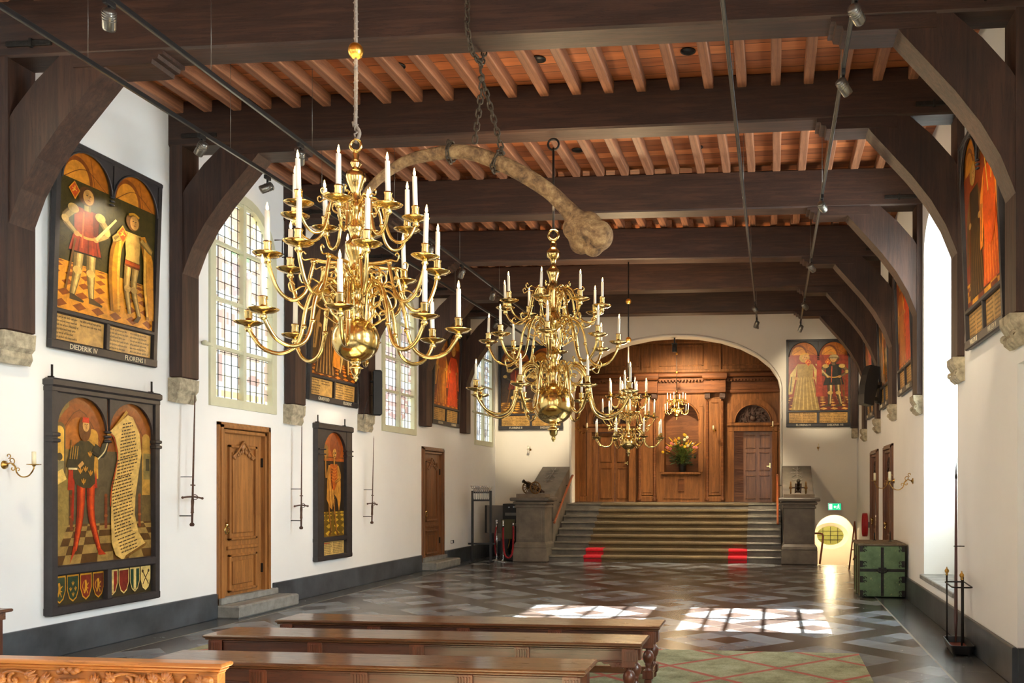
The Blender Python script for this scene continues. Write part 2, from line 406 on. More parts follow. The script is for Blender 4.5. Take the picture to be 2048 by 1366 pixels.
# ---- floor
def floormat():
    k = NT('checked_stone_floor'); tc = k.n('ShaderNodeTexCoord'); sp = k.n('ShaderNodeSeparateXYZ')
    k.t.links.new(tc.outputs['Object'], sp.inputs[0]); x, y = sp.outputs[0], sp.outputs[1]
    s = .35355
    xx = k.math('ADD', x, .5); yy = k.math('SUBTRACT', y, 10.15)
    p = k.math('ADD', k.math('DIVIDE', k.math('MULTIPLY', k.math('ADD', xx, yy), .70711), s), 40.5)
    q = k.math('ADD', k.math('DIVIDE', k.math('MULTIPLY', k.math('SUBTRACT', yy, xx), .70711), s), 40.5)
    pi, qi = k.math('FLOOR', p), k.math('FLOOR', q); pf, qf = k.math('FRACT', p), k.math('FRACT', q)
    pm, qm = k.math('MODULO', pi, 4.), k.math('MODULO', qi, 4.)
    ctr = k.math('MULTIPLY', k.math('COMPARE', pm, 0., .1), k.math('COMPARE', qm, 0., .1))
    band = k.math('MAXIMUM', k.math('COMPARE', pm, 2., .1), k.math('COMPARE', qm, 2., .1))
    dark = k.math('MAXIMUM', ctr, band)
    def edge(f, w):
        return k.math('MAXIMUM', k.math('LESS_THAN', f, w), k.math('GREATER_THAN', f, 1-w))
    g = k.math('MAXIMUM', edge(pf, .012), edge(qf, .012))
    cv = k.n('ShaderNodeCombineXYZ'); k.t.links.new(pi, cv.inputs[0]); k.t.links.new(qi, cv.inputs[1])
    wn = k.n('ShaderNodeTexWhiteNoise', noise_dimensions='2D'); k.t.links.new(cv.outputs[0], wn.inputs['Vector'])
    # side strips of long slabs
    inmid = k.math('MULTIPLY', k.math('LESS_THAN', x, 1.6), k.math('GREATER_THAN', x, -6.78))
    sy = k.math('DIVIDE', k.math('ADD', y, 50.), 1.15); sf = k.math('FRACT', sy)
    sj = k.math('LESS_THAN', sf, .012)
    jl = k.math('MAXIMUM', k.math('LESS_THAN', k.math('ABSOLUTE', k.math('SUBTRACT', x, 1.6)), .012), k.math('LESS_THAN', k.math('ABSOLUTE', k.math('ADD', x, 6.78)), .012))
    n1 = k.noise(tc.outputs['Object'], 2.5, 5); n2 = k.noise(tc.outputs['Object'], 30., 3)
    var = k.math('ADD', k.math('MULTIPLY', wn.outputs[0], .45), k.math('MULTIPLY', n1, .55))
    cd = k.ramp(var, [(.25, rgb(44, 38, 38)), (.8, rgb(76, 67, 64))])
    cl = k.ramp(var, [(.25, rgb(98, 103, 110)), (.8, rgb(144, 149, 154))])
    cs = k.ramp(n1, [(.3, rgb(58, 62, 66)), (.7, rgb(88, 92, 94))])
    c = k.mix(dark, cl, cd); c = k.mix(k.math('MULTIPLY', g, .6), c, rgb(128, 124, 116))
    c2 = k.mix(k.math('MULTIPLY', sj, .6), cs, rgb(130, 128, 120))
    c = k.mix(inmid, c2, c); c = k.mix(k.math('MULTIPLY', jl, .8), c, rgb(160, 154, 140))
    k.base(c)
    k.rough(k.math('ADD', .17, k.math('ADD', k.math('MULTIPLY', n1, .10), k.math('MULTIPLY', n2, .06))))
    k.p.inputs['Specular IOR Level'].default_value = .75
    k.bump(k.math('SUBTRACT', k.math('MULTIPLY', n1, .6), g), .06, .006); return k.m
M['floor'] = floormat()
fb = MB()
for (a, b_, c, d) in ((XL, XR, YF, 20.5), (XL, 1.02, 20.5, YB), (XR, XR+1, 6.2, 8.08)): fb.add([(a, c, 0), (b_, c, 0), (b_, d, 0), (a, d, 0)], [(0, 1, 2, 3)])
fb.add([(1.02, 20.5, 0), (1.02, YB, 0), (1.02, YB, -1.6), (1.02, 20.5, -1.6)], [(0, 1, 2, 3)], 1)
fb.add([(1.02, 20.5, 0), (XR, 20.5, 0), (XR, 20.5, -.2), (1.02, 20.5, -.2)], [(0, 1, 2, 3)], 1)
struct(fb.build('floor', [M['floor'], M['plaster_warm']]))
# steps going down in the corner and the whitewashed passage behind the little arch
sd = MB()
for i in range(8): sd.box(1.02, XR, 20.5+.28*i, 20.5+.28*(i+1), -1.8, -.2*(i+1))
sd.box(1.02, XR, 22.74, 25.2, -1.9, -1.6)
struct(sd.build('trim_2', M['greystep']))
pv = MB()
pv.box(.55, 1.02, YB+.4, 25.2, -1.6, 1.6); pv.box(XR+.02, 2.6, YB+.4, 25.2, -1.6, 1.6); pv.box(.6, 2.6, YB+.4, 25.2, 1.3, 1.6)
struct(pv.build('wall_passage', M['plaster_warm']))
# end wall of the passage with an oval window above a low arched one
def oval(u0, u1, cz, rz, n=24):
    c = (u0+u1)/2; r = (u1-u0)/2
    return [(c+r*math.cos(2*PI*k/n), cz+rz*math.sin(2*PI*k/n)) for k in range(n)]
ow = MB(); oc = (1.58, .42); R1 = (.36, .26)
outer = []
n = 48
for k in range(n):
    a = 2*PI*k/n; dx, dz = math.cos(a), math.sin(a)
    t = min(((2.15-oc[0]) if dx > 0 else (oc[0]-1.0))/max(abs(dx), 1e-6), ((1.35-oc[1]) if dz > 0 else (oc[1]+.35))/max(abs(dz), 1e-6))
    outer.append((oc[0]+dx*t, oc[1]+dz*t))
P = [(x, 25.0, z) for x, z in outer]+[(oc[0]+(R1[0]+.12)*math.cos(2*PI*k/n), 25.0, oc[1]+(R1[1]+.1)*math.sin(2*PI*k/n)) for k in range(n)] + \
    [(oc[0]+R1[0]*math.cos(2*PI*k/n), 25.16, oc[1]+R1[1]*math.sin(2*PI*k/n)) for k in range(n)]
ow.add(P, [(k, (k+1) % n, n+(k+1) % n, n+k) for k in range(n)]+[(n+k, n+(k+1) % n, 2*n+(k+1) % n, 2*n+k) for k in range(n)])
ow.box(.95, 2.2, 25.0, 25.2, -1.6, -.35)
struct(ow.build('wall_end', M['plaster_warm']))
wn_ = MB(); wn_.add([(x, 25.17, z) for x, z in oval(oc[0]-R1[0]-.02, oc[0]+R1[0]+.02, oc[1], R1[1]+.02)], [tuple(range(24))])
w6 = struct(wn_.build('window_6', plain('green_glazed_tiles', rgb(140, 146, 78), .3, 0, .1, 12)))
lb = MB()
for x in (1.38, 1.58, 1.78): lb.box(x-.006, x+.006, 25.15, 25.17, .2, .66)
for z in (.3, .42, .54): lb.box(1.24, 1.92, 25.15, 25.17, z-.005, z+.005)
lb.build('glazing_bar', M['iron'], w6)
light('POINT', 'passage_lamp', (1.5, 24.1, 1.1), 38, (1., .78, .48), shadow_soft_size=.12)

# ---- skirting
def skirt(name, segs, x0, x1, h=.33):
    b = MB()
    for a, c in segs: b.box(x0, x1, a, c, 0, h, bev=.008)
    return struct(b.build(name, M['base']))
skirt('baseboard_left', [(YF, 10.98), (12.36, 17.9), (19.3, YB)], XL, XL+.05)
skirt('baseboard_right', [(YF, 6.2), (8.08, 16.05), (17.3, 18.25), (19.55, 20.5)], XR-.045, XR)
bb = MB(); bb.box(XL, -5.98, YB-.05, YB, 0, .33); bb.box(XR, XR+1, 8.08-.045, 8.08, 0, .33); struct(bb.build('baseboard_back', M['base']))
bs = MB(); bs.box(XR-.06, XR+.86, 10.62, 12.91, .45, .515, bev=.01); struct(bs.build('trim_3', M['greystep']))
for nm, y0, y1, x0 in (('wall_sun_stop', 6.2, 8.08, 2.9),):
    b = MB(); b.box(x0, x0+.1, y0, y1, 0, 2.78); struct(b.build(nm, M['plaster']))  # unseen closure added to keep the sun out of the doorway niche

# ---- stained glass windows of the left wall
GR = random.Random(3)
def inside(px, py, poly):
    r = False; j = len(poly)-1
    for i in range(len(poly)):
        a, b = poly[i], poly[j]
        if (a[1] > py) != (b[1] > py) and px < (b[0]-a[0])*(py-a[1])/(b[1]-a[1])+a[0]: r = not r
        j = i
    return r
def ell(u, v, cu, cv, a, b, rot=0.):
    x, y = u-cu, v-cv; c, s = math.cos(rot), math.sin(rot)
    return ((x*c+y*s)/a)**2+((-x*s+y*c)/b)**2 < 1
def hsh(i, j): return (math.sin(i*12.9898+j*78.233)*43758.5453) % 1.
def win_col_1(u, v):        # u 0..1, v height above the sill of glass
    base = [hexc('faf4dc'), hexc('f2f4ea'), hexc('f8ecc0'), hexc('ecf2f0')][int(hsh(int(u*9), int(v*6))*4)]
    m = abs(u-.5)
    # supporters and mantling, rust brown
    for s in (-1, 1):
        uu = .5+(u-.5)*s
        if ell(uu, v, .14, 1.72, .05, .32) or ell(uu, v, .17, 2.05, .07, .1) or ell(uu, v, .2, 1.5, .09, .05, .6) or ell(uu, v, .12, 1.3, .1, .04, -.8) or ell(uu, v, .2, 1.86, .1, .035, -.5): return hexc('a9714c')
        if ell(uu, v, .36, 2.36, .1, .3, .2) and hsh(int(u*40), int(v*22)) > .25: return hexc('c79a68')
        if ell(uu, v, .24, 2.6, .1, .08): return hexc('e9d35a')
    if m < .13 and 1.42 < v < 1.86: return hexc('96646a') if hsh(int(u*30), int(v*16)) > .2 else hexc('e8e0d0')
    if m < .22 and (ell(u, v, .5, 1.6, .22, .42)) and hsh(int(u*34), int(v*20)) > .35: return hexc('bd8c6c')
    if ell(u, v, .41, 2.0, .07, .04) or ell(u, v, .6, 1.98, .07, .04): return hexc('4cc03c')
    if m < .12 and 2.2 < v < 2.62: return hexc('b88a4a')
    if .02 < v < .1 and hsh(int(u*30), 1) > .4: return hexc('d8a62c')
    if v < .62 and (u < .07 or u > .93 or m < .05): return hexc('9a6a4a') if hsh(int(u*50), int(v*18)) > .3 else base
    if .2 < v < .58 and (.1 < u < .2 or ell(u, v, .74, .3, .12, .07)): return hexc('94482c')
    if .58 < v < .66: return hexc('ab7a54') if hsh(int(u*26), 2) > .35 else base
    if 1.0 < v < 1.16 and hsh(int(u*20), 9) > .4: return hexc('9c5c3c')
    if abs(m-.3) < .03 and .8 < v < 1.2: return hexc('b4744c')
    return base
def win_col_2(u, v):
    base = [hexc('f4f0de'), hexc('f2e6b4'), hexc('eef0e8'), hexc('f0d8cc')][int(hsh(int(u*8), int(v*5.5)+7)*4)]
    m = abs(u-.5)
    d = math.hypot((u-.5)/.34, (v-.42)/.24)
    if d < 1.25 and d > .8 and hsh(int(u*28), int(v*26)) > .35: return hexc('a8584e')
    if d <= .8: return hexc('f2c8c0') if abs(v-.42) > .05 else hexc('d07a6c')
    if .7 < v < 1.3 and (m > .42 or v < .78 or v > 1.22 or m < .05): return hexc('a25a50') if hsh(int(u*24), int(v*14)) > .3 else base
    if 1.3 < v < 1.62: return hexc('b07a70') if hsh(int(u*14), int(v*12)) > .45 else hexc('c9cf62') if hsh(int(u*9), int(v*9)) > .5 else base
    if ell(u, v, .5, 1.9, .16, .2): return hexc('e2bc38') if hsh(int(u*12), int(v*6)) > .4 else hexc('a8483c')
    if m < .4 and 1.62 < v < 2.35 and hsh(int(u*18), int(v*10)) > .35: return [hexc('8a6262'), hexc('8c6a5c'), hexc('a8bcc4'), hexc('a0605a')][int(hsh(int(u*18), int(v*11)+5)*4)]
    if v > 2.35 and hsh(int(u*16), int(v*9)) > .55: return hexc('a06a5c')
    return base
def win_col_3(u, v):
    base = [hexc('f0f2f2'), hexc('dfe9f2'), hexc('f0eee2')][int(hsh(int(u*8), int(v*6)+3)*3)]
    m = abs((u*2) % 1-.5)
    if v < .85: return hexc('8a7470') if (abs(math.hypot(m/.32, (v-.45)/.3)-1) < .22 or (m < .16 and .1 < v < .3)) and hsh(int(u*40), int(v*30)) > .25 else base
    if hsh(int(u*20), int(v*13)) > .55: return [hexc('4a86c4'), hexc('6f4c50'), hexc('90b8dc'), hexc('8a5c58'), hexc('3e6ea8')][int(hsh(int(u*20)+3, int(v*13))*5)]
    return base
def stained(idx, w, colf, nm, u0, u1):
    y0, y1 = u0, u1; W = y1-y0; fr = .12
    zb, zs, R = 2.79, 4.95, W/2
    e = bpy.data.objects.new(nm, None); COL.objects.link(e); struct(e)
    x = XL
    f = MB(); N = 16
    def ring(off, xx): # outline, inset by off
        P = [(xx, y0+off, zb+off)]
        for k in range(N+1):
            a = PI-PI*k/N; P.append((xx, (y0+y1)/2+(R-off)*math.cos(a), zs+(R-off)*math.sin(a)))
        P.append((xx, y1-off, zb+off)); return P
    o0, o1, o2 = ring(0, x+.03), ring(fr, x+.03), ring(fr, x-.06); ob = ring(0, x-.06); L = len(o0)
    f.add(o0+o1+o2+ob, [(i, (i+1) % L, L+(i+1) % L, L+i) for i in range(L)]+[(L+i, L+(i+1) % L, 2*L+(i+1) % L, 2*L+i) for i in range(L)]+[(3*L+i, 3*L+(i+1) % L, (i+1) % L, i) for i in range(L)])
    yc = (y0+y1)/2
    f.box(x-.06, x+.02, yc-.035, yc+.035, zb+fr, zs+R-fr+.02, bev=.004)
    trans = (zb+.78, zb+1.42, zb+2.16, zb+2.8) if w < 3 else (zb+.8, zb+1.5, zb+2.2)
    for z in trans:
        hh = R-fr if z < zs else math.sqrt(max(0, (R-fr)**2-(z-zs)**2))
        f.box(x-.05, x+.015, yc-hh, yc+hh, z-.022, z+.022)
    f.build('window_frame', M['frameolive'], e)
    g = MB(); cols = []; du = .028; dv = .028
    nu = int((W-2*fr)/du); du = (W-2*fr)/nu
    v = zb+fr
    while v < zs+R-fr:
        for i in range(nu):
            ya, yb = y0+fr+i*du, y0+fr+(i+1)*du; ym = (ya+yb)/2
            if v > zs and (ym-yc)**2+(v+dv/2-zs)**2 > (R-fr+.02)**2: continue
            g.add([(x-.05, ya, v), (x-.05, yb, v), (x-.05, yb, v+dv), (x-.05, ya, v+dv)], [(0, 1, 2, 3)])
            cols.append(tuple(q*.66+.34*g_ for q, g_ in zip(colf((ym-y0-fr)/(W-2*fr), v-zb-fr), (.95, .92, .80))))
        v += dv
    go = g.build('stained_glass_pane', M['sglass'], e)
    ca = go.data.color_attributes.new('Col', 'FLOAT_COLOR', 'CORNER')
    for p, c in zip(go.data.polygons, cols):
        for li in p.loop_indices: ca.data[li].color = tuple(c)+(1,)
    ld = MB(); r = .0035
    nn = 9 if w < 3 else 8
    for i in range(1, nn):
        yy = y0+fr+(W-2*fr)*i/nn; hh = zs+math.sqrt(max(0, (R-fr)**2-(yy-yc)**2))
        ld.box(x-.048, x-.038, yy-r, yy+r, zb+fr, hh)
    z = zb+fr+.155
    while z < zs+R-fr:
        hh = R-fr if z < zs else math.sqrt(max(0, (R-fr)**2-(z-zs)**2))
        ld.box(x-.048, x-.038, yc-hh, yc+hh, z-r, z+r); z += .155
    ld.build('glazing_lead', M['lead'], e)
    for z in (trans[0],):
        h = MB(); h.box(x, x+.05, y0-.14, y0+.04, z-.02, z+.02); h.ball((x+.05, y0-.14, z), .035, 8, 6); h.build('frame_bracket', M['frameolive'], e)
    return e
stained(3, 1, win_col_1, 'window_1', 10.86, 12.43)
stained(4, 2, win_col_2, 'window_2', 16.05, 17.66)
stained(5, 3, win_col_3, 'window_3', 21.3, 22.75)
stained(6, 1, win_col_1, 'window_8', 5.6, 7.1)  # this window and the next are unseen, added for light
stained(7, 2, win_col_2, 'window_9', .8, 2.4)
# tall clear windows in the right wall niches; last two unseen, added for light
for i, (a, b_) in enumerate(((10.62, 12.91), (3.0, 5.4), (-1.8, .6))):
    e = bpy.data.objects.new('window_%d' % (4+i+(i > 1)*1), None); COL.objects.link(e); struct(e); e.name = ('window_4', 'window_5', 'window_7')[i]
    f = MB(); x = 2.98; c = (a+b_)/2
    f.box(x-.05, x+.05, a, a+.1, .5, 5.6); f.box(x-.05, x+.05, b_-.1, b_, .5, 5.6)
    f.box(x-.05, x+.05, a, b_, .5, 1.75); f.box(x-.05, x+.05, a, b_, 3.26, 3.60); f.box(x-.05, x+.05, a, b_, 5.02, 5.6)
    f.box(x-.04, x+.04, c-.04, c+.04, 1.7, 5.1)
    for z in (2.05, 2.42, 2.78, 3.0, 3.95, 4.3, 4.66): f.box(x-.02, x+.02, a, b_, z-.012, z+.012)
    f.build('window_frame', M['frameolive'], e)
    g = MB(); g.add([(x+.03, a, .5), (x+.03, b_, .5), (x+.03, b_, 5.6), (x+.03, a, 5.6)], [(0, 1, 2, 3)]); g.build('window_pane', M['cglass'], e)

# ---- doors in the side walls
def panelled_leaf(w, h, m1, mc, hand=1, lower=.72):
    """leaf lying in local xz, facing -y; returns parts as a list of (name, MB, mats)"""
    b = MB(); b.box(0, w, 0, .045, 0, h, 0)
    def fr(x0, x1, z0, z1):
        t = .045
        for (a, c, d, e) in ((x0, x1, z0, z0+t), (x0, x1, z1-t, z1), (x0, x0+t, z0, z1), (x1-t, x1, z0, z1)): b.box(a, c, -.032, .0, d, e, 0, bev=.012)
        b.box(x0+t+.05, x1-t-.05, -.018, 0, z0+t+.05, z1-t-.05, 0, bev=.012)
    m = w*.16
    fr(m, w-m, .14, lower-.06); fr(m, w-m, lower+.12, h-.16)
    b.box(m-.03, w-m+.03, -.03, 0, lower, lower+.05, 0, bev=.008)
    c = MB(); cx = w/2; zt = h-.20
    for s in (-1, 1):
        for k in range(3):
            c.tube(spiral((cx+s*(.06+.075*k), -.035, zt-.05-.04*k), .045-.006*k, .008, PI/2, PI/2+s*5.2, 14), .014, 6)
            c.ball((cx+s*(.06+.075*k), -.03, zt-.05-.04*k), .022, 8, 6, 0, (1, .6, 1))
        c.tube(spline([(cx, -.035, zt+.09), (cx+s*.07, -.04, zt+.04), (cx+s*.15, -.035, zt-.05), (cx+s*.26, -.03, zt-.13)]), .016, 6)
    c.ball((cx, -.025, zt+.02), .04, 10, 7, 0, (1, .5, 1.2)); c.ball((cx, -.025, zt+.085), .022, 8, 6)
    return b, c
def side_door(nm, y0, y1, z0, z1, xw, face, m1, mc, knobside):
    """face +1: looks to +X (left wall) ; -1: looks to -X"""
    e = bpy.data.objects.new(nm, None); COL.objects.link(e); struct(e)
    w = y1-y0
    if face > 0: e.location = (xw, y0, 0); e.rotation_euler = (0, 0, PI/2)
    else: e.location = (xw, y1, 0); e.rotation_euler = (0, 0, -PI/2)
    f = MB(); t = .13
    for k, (o, d) in enumerate(((0, -.035), (.03, -.055), (.09, -.03))):
        s = t-o
        f.box(o, o+.05, d, .08, z0, z1-o, 0, bev=.008); f.box(w-o-.05, w-o, d, .08, z0, z1-o, 0, bev=.008); f.box(o, w-o, d, .08, z1-o-.05, z1-o, 0, bev=.008)
    f.build('door_frame', m1, e)
    lw, lh = w-2*t, z1-z0-t
    b, c = panelled_leaf(lw, lh, m1, mc)
    lf = b.build('door_leaf', m1, e); lf.location = (t, .03, z0)
    cc = c.build('carved_crest', mc, lf)
    bk = MB(); bk.box(.02, w-.02, .12, .16, z0, z1-.01); bk.build('backing', m1, e)  # hidden board added to stop outside light round the leaf
    kx = .05 if knobside < 0 else lw-.05
    kn = MB(); kn.box(kx-.028, kx+.028, -.02, 0, .92, 1.14, 0, bev=.005); kn.tube(spiral((kx, -.055, .99), .045, .045, 0, 2*PI, 14), .012, 6); kn.ball((kx, -.05, 1.06), .034, 10, 7)
    kn.lathe([(.012, 0), (.012, -.04)], (kx, 0, 1.05), 8, 0, 'Y')
    kn.build('door_handle', M['brass'], lf)
    kh = MB(); hx = lw-.012 if knobside < 0 else .012
    for z in (.35, lh-.45): kh.box(hx-.012, hx+.02, -.03, 0, z, z+.13, 0, bev=.003)
    kh.build('hinge', M['iron'], lf)
    return e
side_door('door_1', 11.03, 12.26, .16, 2.59, XL, 1, M['door'], M['door'], -1)
side_door('door_2', 17.98, 19.2, .16, 2.59, XL, 1, M['door2'], M['door2'], -1)
side_door('door_3', 16.1, 17.25, 0, 2.5, XR, -1, M['door2'], M['carve'], -1)
side_door('door_4', 18.3, 19.5, 0, 2.5, XR, -1, M['door2'], M['carve'], -1)
def doorstep(y0, y1, label):
    o = thing('door_step', label, 'step', (XL, (y0+y1)/2, 0))
    w = (y1-y0)/2
    b = MB(); b.box(0, .34, -w-.04, w+.08, 0, .17, bev=.02); b.build('lower_step', M['greystep'], o)
    b = MB(); b.box(-.05, .07, -w, w, .17, .26, bev=.01); b.build('sill_block', M['greystep'], o)
doorstep(11.03, 12.4, 'worn pale grey stone step below the golden oak door')
doorstep(17.98, 19.3, 'small grey stone step below the narrower brown door on the far left')

# ---- alcove behind the arch: landing, side walls and panelling
lg = MB(); lg.box(-5.5, .5, 22.6, 25.6, 1.0, 1.34); struct(lg.build('floor_landing', M['stair']))
sw = MB(); sw.box(-5.55, -5.4, 23.4, 25.6, 1.34, 6.2); sw.box(.38, .53, 23.4, 25.6, 1.34, 6.2); sw.box(-5.55, .53, 23.4, 25.6, 5.85, 6.2)
struct(sw.build('wall_alcove', M['panel']))
XC = -2.53; YP = 25.0
pn = wall('wall_panelling', lambda u, z, d: (u, YP+d, z), -5.4, .38, 1.34, 5.86,
     [dict(u0=XC-.48, u1=XC+.48, z0=2.17, z1=3.62, rise=.48), dict(u0=-1.07, u1=-.01, z0=1.34, z1=3.3), dict(u0=-5.05, u1=-3.99, z0=1.34, z1=3.3)], .45, M['panel'])
nb = MB(); nb.box(XC-.5, XC+.5, YP+.45, YP+.5, 2.1, 4.2); nb.box(-5.4, .4, YP+1.2, YP+1.25, 1.3, 3.5); nb.build('niche_back', M['panelX'], pn)
def mframe(b, x0, x1, z0, z1, y=YP, t=.04, d=.03):
    for (a, c, e, f) in ((x0, x1, z0, z0+t), (x0, x1, z1-t, z1), (x0, x0+t, z0, z1), (x1-t, x1, z0, z1)): b.box(a, c, y-d, y, e, f, 0, bev=.01)
# entablature
en = MB()
en.box(-5.4, .38, YP-.08, YP, 4.36, 4.46, bev=.015); en.box(-5.4, .38, YP-.05, YP, 4.46, 4.66)
en.box(-5.4, .38, YP-.12, YP, 4.72, 4.78, bev=.01); en.box(-5.4, .38, YP-.20, YP, 4.80, 4.92, bev=.03)
for s in (-1, 1):
    for c in (.95, 2.85):
        w = .30 if c < 1 else .16
        x = XC+s*c
        en.box(x-w, x+w, YP-.22, YP, 4.36, 4.70, bev=.015); en.box(x-w-.04, x+w+.04, YP-.30, YP, 4.72, 4.92, bev=.04)
en.build('cornice', M['panelX'], pn)
dn = MB(); x = -5.38
while x < .36: dn.box(x, x+.045, YP-.155, YP-.1, 4.68, 4.735); x += .09
dn.build('dentil_row', M['panelX'], pn)
# attic panels, niche surround and lower panel
at = MB()
mframe(at, XC-.62, XC+.62, 5.12, 5.72); mframe(at, XC+1.05+.12, .3, 5.12, 5.72); mframe(at, -5.32, XC-1.17, 5.12, 5.72)
at.box(-5.4, .38, YP-.06, YP, 4.95, 5.03, bev=.01); at.box(-5.4, .38, YP-.1, YP, 5.76, 5.86, bev=.02)
at.build('attic_panel', M['panel'], pn)
for s in (-1, 1):
    b = MB(); x = XC+s*.95
    b.box(x-.16, x+.16, YP-.07, YP, 4.95, 5.76, bev=.01); mframe(b, x-.1, x+.1, 5.1, 5.68, YP-.07, .02, .015); b.build('attic_pilaster', M['panel'], pn)
    b = MB()
    b.box(x-.17, x+.17, YP-.10, YP, 1.52, 4.22, bev=.01); b.box(x-.22, x+.22, YP-.14, YP, 1.34, 1.5, bev=.02)
    mframe(b, x-.11, x+.11, 1.6, 4.1, YP-.1, .025, .012)
    b.build('pilaster', M['panel'], pn)
    for q in (-1, 1):
        b = MB(); cx = x+q*.21
        b.lathe([(.055, 1.36), (.075, 1.38), (.075, 1.42), (.05, 1.46), (.062, 1.5), (.045, 1.56), (.048, 2.6), (.04, 4.1), (.055, 4.14)], (cx, YP-.09, 0), 12); b.build('slender_column', M['panelX'], pn)
        b = MB(); b.box(cx-.075, cx+.075, YP-.17, YP, 4.2, 4.36, bev=.02)
        for k in range(3): b.tube(spiral((cx+(k-1)*.04, YP-.17, 4.2), .03, .008, 0, 5, 10), .01, 6)
        b.build('carved_capital', M['carve'], pn)
    # doors with carved lunettes
    dc = XC+s*2.0
    b = MB(); N = 20; pts = []
    for r, y in ((.50, YP-.03), (.50, YP-.1), (.66, YP-.1), (.66, YP-.02)):
        for k in range(N+1): a = PI*k/N; pts.append((dc+r*math.cos(a), y, 3.53+r*math.sin(a)*1.0))
    M1 = N+1
    b.add(pts, [(j*M1+k, j*M1+k+1, (j+1)*M1+k+1, (j+1)*M1+k) for j in range(3) for k in range(N)])
    b.tube([(dc+.5*math.cos(PI*k/N), YP-.1, 3.53+.5*math.sin(PI*k/N)) for k in range(N+1)], .018, 6)
    b.box(dc-.72, dc+.72, YP-.12, YP, 3.44, 3.53, bev=.015); b.box(dc-.66, dc+.66, YP-.07, YP, 3.3, 3.44)
    b.box(dc-.66, dc-.53, YP-.07, YP, 1.34, 3.3, bev=.01); b.box(dc+.53, dc+.66, YP-.07, YP, 1.34, 3.3, bev=.01)
    b.build('door_surround', M['panel'], pn)
    l = MB(); rr = random.Random(5)
    l.add([(dc, YP-.01, 3.53)]+[(dc+.5*math.cos(PI*k/N), YP-.01, 3.53+.5*math.sin(PI*k/N)) for k in range(N+1)], [(0,)+tuple(range(1, N+2))])
    for k in range(11):
        a = PI*(k+.5)/11
        for r0 in (.2, .36):
            l.tube(spiral((dc+r0*math.cos(a), YP-.03, 3.55+r0*math.sin(a)), .06, .01, a+(k % 2)*PI, a+(k % 2)*PI+5, 12), .014, 6)
    l.ball((dc, YP-.02, 3.66), .09, 12, 8, 0, (1, .5, 1)); l.build('carved_lunette', M['carve'], pn)
    e = bpy.data.objects.new('door_5' if s < 0 else 'door_6', None); COL.objects.link(e); struct(e)
    if s > 0:
        for j, (x0, x1) in enumerate(((-.80, -.42), (-.42, -.02))):
            b = MB(); b.box(x0, x1, YP+.10, YP+.14, 1.34, 3.28)
            for z0, z1 in ((1.42, 2.08), (2.2, 2.72), (2.82, 3.2)): mframe(b, x0+.05, x1-.05, z0, z1, YP+.10, .03, .02)
            lf = b.build('door_leaf', M['door2'], e)
            if j: h = MB(); h.box(x1-.06, x1-.04, YP+.04, YP+.1, 2.28, 2.42); h.box(x1-.14, x1-.05, YP+.05, YP+.07, 2.32, 2.34); h.build('door_handle', M['brass'], lf)
    else:
        for j, (x0, x1) in enumerate(((-5.04, -4.90), (-4.88, -4.44), (-4.40, -3.99))):
            b = MB(); b.box(x0, x1, YP+.06, YP+.10, 1.34, 3.28)
            if j:
                for z0, z1 in ((1.42, 2.3), (2.45, 3.2)): mframe(b, x0+.05, x1-.05, z0, z1, YP+.06, .03, .02)
            lf = b.build('door_leaf', M['panel'], e)
            if j == 2: h = MB(); h.box(x1-.14, x1-.05, YP+.0, YP+.02, 2.42, 2.44); h.box(x1-.07, x1-.05, YP+.0, YP+.06, 2.38, 2.48); h.build('door_handle', M['brass'], lf)
    b = MB(); x = XC+s*2.78; b.box(x-.09, x+.09, YP-.08, YP, 1.5, 4.3, bev=.01); b.box(x-.11, x+.11, YP-.11, YP, 1.34, 1.5, bev=.015); b.build('outer_pilaster', M['panel'], pn)
b = MB(); mframe(b, XC-.5, XC+.5, 1.42, 2.08, YP, .03, .02); b.box(XC-.56, XC+.56, YP-.08, YP, 2.10, 2.17, bev=.015)
b.box(XC-.62, XC-.5, YP-.03, YP, 2.17, 4.0, bev=.008); b.box(XC+.5, XC+.62, YP-.03, YP, 2.17, 4.0, bev=.008)
b.tube([(XC+.5*math.cos(PI*k/20), YP-.01, 3.62+.5*math.sin(PI*k/20)) for k in range(21)], .03, 6)
b.build('niche_surround', M['panel'], pn)
b = MB(); mframe(b, XC-.09, XC+.09, 1.62, 1.98, YP, .02, .03); b.box(XC-.06, XC+.06, YP-.015, YP, 1.66, 1.94); b.build('small_plaque', M['panelX'], pn)
# lamps that light the panelling: a spot on a bracket in the crown of the arch, plus added fill
o = thing('spotlight', 'black spotlight bracketed under the crown of the big arch', 'lamp', (-2.52, 23.2, 5.50))
b = MB(); b.box(-.02, .02, -.02, .02, -.02, .12); b.box(-.07, .07, -.05, .05, -.06, -.02); b.build('bracket', M['black'], o)
b = MB(); b.lathe([(.05, -.25), (.065, -.24), (.065, -.05), (.03, -.03)], (0, 0, 0), 12); b.build('lamp_housing', M['black'], o)
light('SPOT', 'alcove_spot', (-2.52, 23.3, 5.15), 480, (1., .80, .50), target=(-2.5, 25.0, 3.2), spot_size=2.3, spot_blend=.8, shadow_soft_size=.08)
light('POINT', 'alcove_fill', (-2.5, 23.7, 3.6), 60, (1., .74, .42), shadow_soft_size=.2)  # unseen warm fill added to brighten the alcove, no fitting

